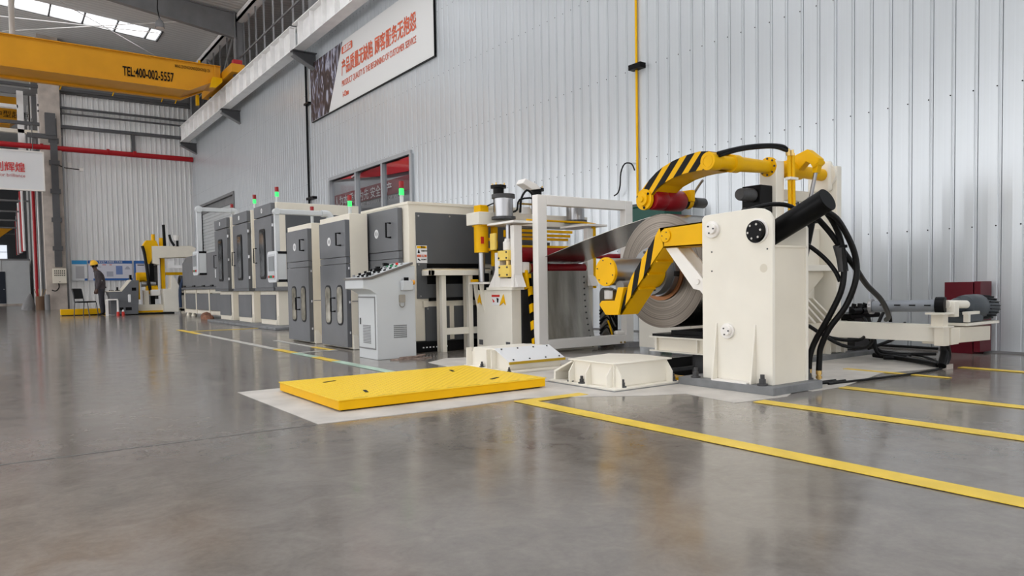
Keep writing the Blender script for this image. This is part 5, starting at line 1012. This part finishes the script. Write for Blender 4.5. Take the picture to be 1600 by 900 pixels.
# black hydraulic cylinder
t = thing('hydraulic_cylinder', 'thick black hydraulic cylinder slanting up out of the pedestal', 'hydraulic cylinder', (4.5, 3.1, 1.1))
a, b = Vector((4.50, 3.26, 1.05)), Vector((4.50, 2.735, 1.30))
obj('barrel', MB().cyl(a, b, .078, 36), BLK, t, smooth=True); dn = (b - a).normalized(); obj('end_cap', MB().cyl(b, b + dn * .012, .079, 36), BLK, t, bev=.003)
obj('port', MB().cyl(a + dn * .38 + Vector((-.03, 0, .06)), a + dn * .38 + Vector((-.035, .01, .09)), .012, 8), IRON, t)
# ================================================================== UPPER PRESS ARM
t = thing('coil_press', 'curved yellow and black striped press arm with dark red roller above the coil', 'machine arm', (5.15, 4.1, 1.8)); x0 = 5.0
HZ2 = stripes('hazard_upper_arm', (0, 1, .92), .155, .55, .348)
out = [(4.907, 1.655), (4.811, 1.733), (4.726, 1.789), (4.643, 1.827), (4.515, 1.866), (4.381, 1.891), (4.22, 1.902), (4.119, 1.889)]
inn = [(4.155, 1.737), (4.285, 1.738), (4.382, 1.734), (4.517, 1.715), (4.668, 1.668), (4.74, 1.624), (4.80, 1.575)]
obj('striped_cheek', MB().prism(out + inn + [(4.88, 1.6)], 'x', x0, x0 + .02), HZ2, t); obj('rear_cheek', MB().prism(out + inn + [(4.88, 1.6)], 'x', x0 + .28, x0 + .30), YEL, t)
mb = MB()
for curve in (out, inn):
    for i in range(len(curve) - 1):
        (a, b), (c, d_) = curve[i], curve[i + 1]; mb.add([(x0, a, b), (x0 + .3, a, b), (x0 + .3, c, d_), (x0, c, d_)], [(0, 1, 2, 3)])
obj('skin_plate', mb, YEL, t, smooth=True)
obj('hub_disc', MB().cyl((x0 - .03, 4.106, 1.80), (x0 + .06, 4.106, 1.80), .078, 36), YEL, t, bev=.004); obj('hub_ring', MB().ring((x0 - .033, 4.106, 1.80), (x0 - .03, 4.106, 1.80), .055, .045, 28), YEL, t)
obj('torque_tube', MB().rev((x0, 4.106, 1.80), (5.90, 4.1, 1.815), [(0, .072), (.12, .072), (.125, .057), (.30, .057), (.305, .078), (.40, .078), (.44, .066), (.90, .055), (1, .055)], 36), YEL, t, smooth=True)
obj('tube_extension', MB().cyl((5.9, 4.1, 1.815), (6.75, 4.08, 1.80), .058, 28), YEL, t, smooth=True)
o = obj('flange', MB().cyl((5.795, 4.1, 1.815), (5.83, 4.1, 1.815), .09, 32), YEL, t, bev=.002)
for k in range(8): a = k * .785; obj('bolt', MB().cyl((5.795, 4.1 + .074 * math.cos(a), 1.815 + .074 * math.sin(a)), (5.785, 4.1 + .074 * math.cos(a), 1.815 + .074 * math.sin(a)), .009, 6), IRON, o)
ry, rz = 4.883, 1.556
r_ = obj('red_roller', MB().rev((x0 + .03, ry - .06, rz), (x0 + .44, ry - .06, rz), [(0, .092), (.04, .1), (.36, .1), (.38, .096), (.40, .1), (.96, .1), (1, .092)], 40), RED, t, smooth=True)
o = obj('roller_end_disc', MB().cyl((x0 - .015, ry - .01, rz), (x0 + .02, ry - .01, rz), .098, 36).cyl((x0 - .04, ry - .01, rz), (x0 - .015, ry - .01, rz), .062, 28).cyl((x0 - .055, ry - .01, rz), (x0 - .04, ry - .01, rz), .026, 20), YEL, t, bev=.003)
for k in range(3): a = k * 2.09 + .4; obj('slot_bolt', MB().cyl((x0 - .018, ry - .01 + .078 * math.cos(a), rz + .078 * math.sin(a)), (x0 - .022, ry - .01 + .078 * math.cos(a), rz + .078 * math.sin(a)), .013, 8), BLK, o)
obj('roller_bracket', MB().cyl((x0 + .44, ry - .06, rz), (x0 + .56, ry - .06, rz), .07, 24).box(x0 + .47, x0 + .53, 4.72, 4.84, 1.55, 1.66), YEL, t, bev=.004); obj('black_band', MB().cyl((x0 + .46, ry - .06, rz), (x0 + .50, ry - .06, rz), .072, 24), BLK, t)
obj('drive_motor', MB().rev((x0 + .56, ry - .06, rz), (x0 + .80, ry - .06, rz), [(0, .035), (.3, .035), (.32, .05), (.9, .05), (1, .035)], 20), IRON, t, smooth=True); obj('motor_hose', MB().tube([(x0 + .6, ry - .06, rz + .03), (x0 + .62, ry - .1, rz + .12), (x0 + .6, ry - .2, rz + .2)], .012, 8), STEEL, t, smooth=True)
lv = [(4.150, 1.921), (3.935, 1.985), (3.819, 1.885), (3.825, 1.826), (3.876, 1.80), (3.902, 1.843), (3.948, 1.873), (4.087, 1.743), (4.135, 1.745), (4.18, 1.80), (4.18, 1.87)]
obj('crank_lever', MB().prism(lv, 'x', 6.16, 6.25), YEL, t, bev=.006); obj('lever_collar', MB().cyl((6.05, 4.1, 1.815), (6.3, 4.1, 1.81), .078, 28), YEL, t, bev=.004)
obj('lever_pin', MB().cyl((6.15, 3.845, 1.855), (6.27, 3.845, 1.855), .022, 18), YEL, t, smooth=True)
obj('rod_clevis', MB().prism([(3.83, 1.83), (3.89, 1.83), (3.89, 1.76), (3.85, 1.76)], 'x', 6.17, 6.24), YEL, t, bev=.004); obj('piston_rod', MB().cyl((6.2, 3.87, 1.78), (6.2, 3.925, 1.54), .018, 14), CHR, t, smooth=True)
obj('rod_shackle', MB().tube([(6.2, 3.90, 1.56), (6.2, 3.96, 1.52), (6.2, 3.93, 1.44), (6.2, 3.89, 1.5), (6.2, 3.90, 1.56)], .012, 8), CHR, t, smooth=True)
obj('lower_clevis', MB().box(6.15, 6.25, 3.86, 3.96, 1.30, 1.46), BLK, t, bev=.01); obj('black_block', MB().box(6.05, 6.15, 3.92, 4.06, 1.33, 1.42), BLK, t, bev=.006)
obj('lift_cylinder', MB().cyl((6.2, 3.93, 1.33), (6.2, 4.05, .8), .05, 20), BLK, t, smooth=True)
# ================================================================== HEADSTOCK
t = thing('uncoiler_headstock', 'large cream headstock frame carrying the press arm tube', 'machine', (6.3, 4.3, 0))
obj('front_column', MB().box(5.80, 5.92, 4.01, 4.19, .45, 1.865), WCREAM, t, bev=.006)
obj('rear_column', MB().box(6.70, 6.78, 3.96, 4.27, .06, 1.88), WCREAM, t, bev=.006); obj('boss', MB().cyl((6.70, 4.09, 1.80), (6.67, 4.09, 1.80), .13, 32), WCREAM, t, bev=.004); obj('bearing_plate', MB().box(6.64, 6.70, 4.0, 4.24, 1.64, 1.93), WCREAM, t, bev=.02)
obj('tie_beam', MB().box(5.92, 6.70, 4.06, 4.12, 1.52, 1.62), CREAM, t, bev=.004)
obj('gear_housing', MB().box(5.95, 6.72, 4.2, 5.15, .40, 1.30), WCREAM, t, bev=.01); obj('side_panel', MB().box(6.1, 6.7, 4.14, 4.2, .92, 1.28), WCREAM, t, bev=.004)
obj('ledge', MB().box(6.12, 6.78, 4.0, 4.2, .86, .92), WCREAM, t, bev=.004)
obj('gusset', MB().prism([(6.14, .86), (6.18, .5), (6.42, .62), (6.74, .84), (6.74, .86)], 'y', 4.1, 4.13), CREAM, t)
for k in range(4): obj('sloping_rib', MB().prism([(6.05 + .1 * k, .60), (6.08 + .1 * k, .60), (6.42 + .12 * k, .36), (6.38 + .12 * k, .36)], 'y', 4.0, 4.06), WCREAM, t)
obj('rib_plate', MB().prism([(6.02, .62), (6.4, .62), (6.9, .36), (6.02, .36)], 'y', 4.06, 4.09), CREAM, t)
obj('base_box', MB().box(5.96, 7.0, 4.02, 5.2, .05, .36), CREAM, t, bev=.006)
for xx in (6.3, 6.6, 6.85): obj('base_rib', MB().box(xx, xx + .02, 3.97, 4.02, .05, .34), WCREAM, t)
obj('slab', MB().box(5.93, 7.4, 3.93, 5.4, 0, .05), PLINTH, t, bev=.006)
obj('black_motor', MB().box(5.62, 5.80, 4.05, 4.25, 1.39, 1.64), BLK, t, bev=.008); obj('motor_cap', MB().rev((5.44, 4.14, 1.55), (5.62, 4.14, 1.55), [(0, .05), (.1, .056), (.5, .056), (.55, .062), (1, .062)], 24), IRON, t, smooth=True); obj('motor_pedestal', MB().box(5.66, 5.80, 4.06, 4.24, .9, 1.39), IRON, t)
obj('shackle_bracket', MB().tube([(5.28, 4.0, 1.37), (5.32, 4.0, 1.40), (5.38, 4.0, 1.385), (5.34, 4.0, 1.36), (5.28, 4.0, 1.37)], .012, 6), IRON, t)
obj('yellow_oil_pipe', MB().cyl((5.93, 3.97, 1.93), (5.95, 3.97, 1.35), .017, 10).cyl((5.96, 3.95, 1.93), (5.98, 3.95, 1.35), .017, 10), YEL, t, smooth=True); obj('pipe_clamp', MB().box(5.90, 6.02, 3.93, 3.99, 1.69, 1.715), WHITE, t, bev=.004)
obj('pipe_fittings', MB().cyl((5.92, 3.97, 1.91), (5.91, 3.97, 1.97), .02, 8).cyl((5.95, 3.95, 1.91), (5.94, 3.95, 1.96), .02, 8), BRASS, t)
obj('yellow_marker', MB().box(6.06, 6.09, 3.99, 4.0, .62, .8), YEL, t)
obj('rear_plate', MB().box(5.95, 6.0, 5.15, 5.9, .05, .75), WCREAM, t); 
for i, (dz, dx) in enumerate(((0, 0), (-.018, .02))):
    tag(obj('hydraulic_hose', MB().tube([(5.0 + dx, 4.02, 1.855 + dz), (5.17, 4.0, 1.90 + dz), (5.34, 4.0, 1.938 + dz), (5.52, 3.98, 1.966 + dz), (5.72, 3.97, 1.985 + dz), (5.86, 3.97, 1.983 + dz * 1.5), (5.92, 3.97, 1.95)], .016, 10), RUB, smooth=True), ['black hose arching over the yellow tube, upper of two', 'black hose arching over the yellow tube, lower of two'][i], 'hose', 'hoses over the yellow tube')
# big hoses
def hose(pts, r, lab, fit=False, grp='black hydraulic hoses right of the pedestal'):
    t = thing('hydraulic_hose', lab, 'hose', pts[-1], grp); obj('tube', MB().tube(pts, r, 12, 5), RUB, t, smooth=True)
    if fit:
        e = pts[-1]; obj('fitting', MB().rev((e[0], e[1], e[2] + .002), (e[0], e[1], e[2] - .075), [(0, r * 1.0), (.4, r), (.42, r * .7), (.55, r * .7), (.56, r * 1.05), (.8, r * 1.05), (.82, r * .6), (1, r * .6)], 10), BRASS, t, smooth=True)
        obj('floor_tail', MB().tube([(e[0], e[1], e[2] - .07), (e[0], e[1], .03), (e[0] + .05, e[1] - .0, .012), (e[0] + .3, e[1] - .03, .012)], .010, 8), RUB, t, smooth=True)
hose([(4.62, 2.93, 1.30), (4.75, 2.90, 1.26), (4.88, 2.88, 1.12), (4.92, 2.86, .95), (4.93, 2.86, .82), (4.92, 2.88, .68), (4.9, 2.96, .5), (4.88, 3.05, .33), (4.86, 3.08, .22), (4.86, 3.09, .12)], .021, 'thick black hose bending down to the left brass fitting', True)
hose([(4.62, 2.86, 1.26), (4.80, 2.84, 1.20), (4.92, 2.80, 1.02), (4.97, 2.79, .88), (4.97, 2.80, .75), (4.95, 2.86, .58), (4.91, 2.96, .42), (4.90, 3.02, .28), (4.90, 3.03, .20), (4.90, 3.035, .11)], .021, 'thick black hose bending down to the right brass fitting', True)
hose([(4.68, 3.14, 1.06), (4.78, 3.06, 1.03), (4.88, 2.99, .94), (4.93, 2.93, .84), (4.95, 2.9, .76)], .016, 'thin black hose leaving the cylinder port into the bundle')
hose([(4.62, 3.05, 1.2), (4.74, 3.0, 1.24), (4.86, 2.95, 1.14), (4.95, 2.88, .98), (5.05, 2.84, .85), (5.4, 2.95, .73), (5.9, 3.1, .60), (6.4, 3.3, .45), (6.65, 3.45, .40)], .021, 'black hose running off right behind the drive shaft')
hose([(4.45, 3.35, 1.28), (4.55, 3.2, 1.32), (4.66, 3.1, 1.30), (4.72, 3.05, 1.2), (4.70, 3.05, 1.08)], .016, 'black hose looping over the top of the pedestal')
hose([(4.80, 3.35, 1.18), (4.84, 3.3, 1.0), (4.83, 3.3, .7), (4.85, 3.3, .5), (4.92, 3.3, .4)], .02, 'black hose close behind the pedestal edge')
t = thing('hose_sleeve', 'grey protective sleeve around the hose bundle', 'sleeve', (4.92, 2.9, .9)); obj('spiral', MB().tube([(4.90, 2.89, 1.02), (4.93, 2.88, .93), (4.94, 2.87, .83)], .035, 12), IRON, t, smooth=True); obj('tie', MB().ring((4.92, 2.88, 1.0), (4.92, 2.88, 1.02), .045, .03, 14), BLK, t)
# ================================================================== DRIVE BEAM AND SHAFT
t = thing('drive_beam', 'long cream steel beam with end block carrying shaft and motor', 'machine beam', (6.6, 3.6, .2))
obj('channel', MB().box(6.55, 6.57, 2.95, 4.4, .225, .375).box(6.57, 6.72, 2.95, 4.4, .225, .24).box(6.57, 6.72, 2.95, 4.4, .355, .37), WCREAM, t, bev=.003)
obj('end_post', MB().box(6.47, 6.57, 2.87, 2.95, .20, .36), CREAM, t, bev=.003); obj('end_block', MB().prism([(6.58, .205), (6.72, .205), (6.72, .215), (7.34, .205), (7.34, .335), (6.58, .35)], 'y', 2.86, 3.1), CREAM, t, bev=.004)
obj('block_seam', MB().box(6.72, 6.73, 2.855, 2.86, .22, .34), WCREAM, t)
obj('stand', MB().box(6.50, 6.59, 2.89, 2.99, .36, .47), CREAM, t, bev=.003); obj('stand_cap', MB().box(6.46, 6.63, 2.86, 3.02, .465, .48).box(6.46, 6.63, 2.86, 3.02, .355, .365), WCREAM, t); obj('motor_plate', MB().box(6.80, 7.45, 2.83, 3.12, .355, .38), WCREAM, t, bev=.003)
obj('foot', MB().box(6.52, 6.64, 2.87, 2.94, .0, .04), CONC, t); obj('cable_bundle', MB().tube([(6.62, 2.93, .2), (6.60, 2.92, .12), (6.5, 2.9, .03)], .035, 10).tube([(6.60, 2.9, .2), (6.63, 2.9, .1), (6.56, 2.9, .03)], .02, 8), RUB, t, smooth=True)
t = thing('cardan_shaft', 'grey tube shaft with slotted sides and bright round end', 'shaft', (6.6, 3.2, .53))
SH = mat('shaft_grey', (.26, .28, .31), .4, .2)
obj('tube', MB().cyl((6.52, 3.50, .525), (6.60, 2.96, .54), .052, 24), SH, t, smooth=True); obj('end_flange', MB().cyl((6.515, 3.53, .524), (6.52, 3.50, .525), .070, 28), CHR, t, bev=.003); obj('end_hub', MB().cyl((6.505, 3.54, .524), (6.515, 3.53, .524), .017, 14), BLK, t)
for k in range(4): yy = 3.42 - .12 * k; xx = 6.52 + (3.5 - yy) * .148; obj('slot', MB().box(xx - .056, xx - .042, yy - .05, yy, .535, .545), BLK, t)
obj('black_collar', MB().cyl((6.59, 2.99, .54), (6.605, 2.92, .54), .072, 24), BLK, t, smooth=True); obj('coupling', MB().cyl((6.62, 2.92, .55), (6.90, 2.88, .54), .035, 18).box(6.64, 6.72, 2.86, 2.96, .44, .57), WCREAM, t, bev=.004); obj('coupling_bar', MB().box(6.78, 7.02, 2.82, 2.86, .455, .48).box(6.80, 6.84, 2.82, 2.86, .39, .455), WCREAM, t)
t = thing('gear_motor', 'dark blue-grey gear motor with finned round rear cover', 'motor', (7.15, 2.95, .38)); p = Vector((6.82, 2.95, .53)); q = Vector((7.52, 2.93, .495))
obj('gearbox', MB().rev(p, q, [(0, .05), (.08, .07), (.12, .05), (.2, .05), (.24, .095), (.36, .105), (.6, .115), (.64, .1), (.92, .1), (.97, .085), (1, .03)], 32), MOT, t, smooth=True)
obj('mount_foot', MB().box(6.83, 7.2, 2.86, 3.04, .38, .47), MOT, t, bev=.01)
d_ = (q - p).normalized(); u = d_.orthogonal().normalized(); w2 = d_.cross(u)
for k in range(20):
    a = k * 2 * math.pi / 20; c = p + d_ * .46; e = p + d_ * .64; rr = u * math.cos(a) + w2 * math.sin(a); tt = (u * -math.sin(a) + w2 * math.cos(a)) * .003
    obj('fin', MB().add([c + rr * .098 - tt, c + rr * .098 + tt, c + rr * .112 + tt, c + rr * .112 - tt, e + rr * .098 - tt, e + rr * .098 + tt, e + rr * .112 + tt, e + rr * .112 - tt], [(0, 1, 2, 3), (4, 7, 6, 5), (0, 4, 5, 1), (1, 5, 6, 2), (2, 6, 7, 3), (3, 7, 4, 0)]), BLK, t)
# valve block
t = thing('valve_block', 'cluster of black hydraulic valves behind the beam', 'valve block', (7.2, 4.1, .36))
obj('manifold', MB().box(6.95, 7.5, 3.95, 4.25, .38, .43), BLK, t, bev=.01); random.seed(3)
for k in range(10): xx = 6.97 + .052 * k; obj('valve', MB().cyl((xx, 3.97 + .02 * (k % 3), .43), (xx + .01, 3.97, .50 + .03 * (k % 2)), .022, 10), RUB, t)
for k in range(3): obj('solenoid', MB().cyl((6.93 + .17 * k, 3.93, .455), (7.07 + .17 * k, 3.93, .46), .028, 12), BLK, t, smooth=True)
obj('support', MB().box(7.1, 7.4, 4.0, 4.2, .05, .38), IRON, t)
# hose tangle
labs = ['thin black hose drooping under the beam, nearest the pedestal', 'thin black hose drooping deeper under the beam', 'black hose dropping to the floor under the valve block', 'black hose coiling on the floor under the beam', 'black hose sagging from the beam to the floor tray', 'black hose crossing low behind the beam', 'black hose curving up behind the beam to the shaft']
H = [[(6.1, 3.9, .36), (6.25, 3.75, .24), (6.5, 3.6, .22), (6.75, 3.7, .33)], [(6.05, 3.85, .36), (6.25, 3.65, .18), (6.55, 3.55, .16), (6.85, 3.7, .33)], [(6.9, 3.8, .4), (6.85, 3.7, .25), (6.86, 3.65, .08), (6.95, 3.6, .03), (7.2, 3.5, .03)],
     [(7.0, 3.8, .38), (6.95, 3.72, .2), (6.92, 3.66, .05), (7.1, 3.5, .025), (6.95, 3.42, .025), (6.8, 3.55, .03)], [(7.1, 3.9, .38), (7.0, 3.8, .2), (7.05, 3.7, .06), (7.3, 3.6, .03), (7.5, 3.4, .03)], [(6.9, 3.75, .1), (7.2, 3.7, .16), (7.6, 3.75, .22), (7.9, 3.9, .3)], [(6.8, 3.6, .36), (6.9, 3.6, .46), (7.0, 3.6, .42), (7.02, 3.6, .36)]]
for pth, lb in zip(H, labs): hose(pth, .016, lb, grp='hoses tangled under the drive beam')
hose([(6.9, 3.7, .04), (6.85, 3.4, .03), (6.7, 3.15, .03), (6.55, 2.95, .03)], .022, 'thick black hose along the floor to the beam foot', grp='hoses on the floor')
hose([(4.95, 2.99, .012), (5.4, 2.94, .010), (6.0, 2.88, .010), (6.5, 2.9, .010)], .009, 'thin black cable lying straight on the floor to the beam foot', grp='hoses on the floor')
hose([(7.9, 4.6, .012), (7.6, 3.9, .012), (7.3, 3.4, .012), (6.9, 3.1, .012)], .009, 'thin black cable on the floor behind the beam foot', grp='hoses on the floor')
hose([(8.25, 6.0, .02), (8.2, 5.0, .02), (8.22, 4.2, .02), (8.2, 3.7, .02)], .015, 'dark cable along the foot of the right wall', grp='hoses on the floor')
# maroon box at the wall
t = thing('hydrant_cabinet', 'maroon steel cabinet standing against the right wall', 'cabinet', (8.15, 3.4, 0)); obj('body', MB().box(8.05, 8.31, 3.30, 3.57, 0, .73), MAR, t, bev=.004); obj('side_door', MB().box(8.05, 8.31, 3.23, 3.29, .02, .735), MAR, t, bev=.004); obj('hinge', MB().box(8.07, 8.09, 3.285, 3.305, .1, .65), BLK, t)
t = thing('green_cabinet', 'dark green steel cabinet behind the white gate frame', 'cabinet', (7.9, 7.8, 0)); obj('body', MB().box(7.84, 8.2, 7.25, 8.1, 1.1, 1.90), GRNP, t, bev=.01); obj('lid', MB().box(7.82, 8.22, 7.23, 8.12, 1.90, 1.92), GRNP, t, bev=.004); obj('top_unit', MB().box(7.95, 8.2, 7.9, 8.1, 1.92, 1.97), IRON, t); obj('stand', MB().box(8.0, 8.2, 7.3, 7.5, 0, 1.1), GRNP, t)
t = thing('curved_guard', 'worn grey steel guard plate with black rubber edge behind the gate frame', 'guard', (6.62, 7.1, 0)); obj('plate', MB().rbox('x', 6.6, 6.62, 6.98, 7.28, 0, .72, .08), mat('worn_grey_steel', (.30, .28, .25), .5, .6, noise=.2), t); obj('rubber_edge', MB().tube([(6.6, 6.97, .7), (6.6, 6.96, .3), (6.6, 6.98, .06), (6.6, 7.1, .02)], .02, 8), RUB, t, smooth=True)
# tangle of fittings behind apron
t = thing('cable_cluster', 'cluster of black cables and fittings behind the steel apron', 'cables', (6.2, 6.6, .05))
for k in range(9):
    z = .12 + .04 * k; obj('cable', MB().tube([(6.0, 6.62, z), (6.08 + .02 * (k % 3), 6.6, z + .08), (6.18, 6.6, z - .03), (6.24, 6.6, max(.03, z - .12))], .012, 6), RUB if k % 3 else CHR, t, smooth=True)
obj('yellow_wire', MB().tube([(6.1, 6.58, .32), (6.15, 6.58, .2), (6.18, 6.58, .08)], .012, 6), YEL, t, smooth=True); obj('box', MB().box(6.0, 6.22, 6.6, 6.75, .01, .12), BLK, t)
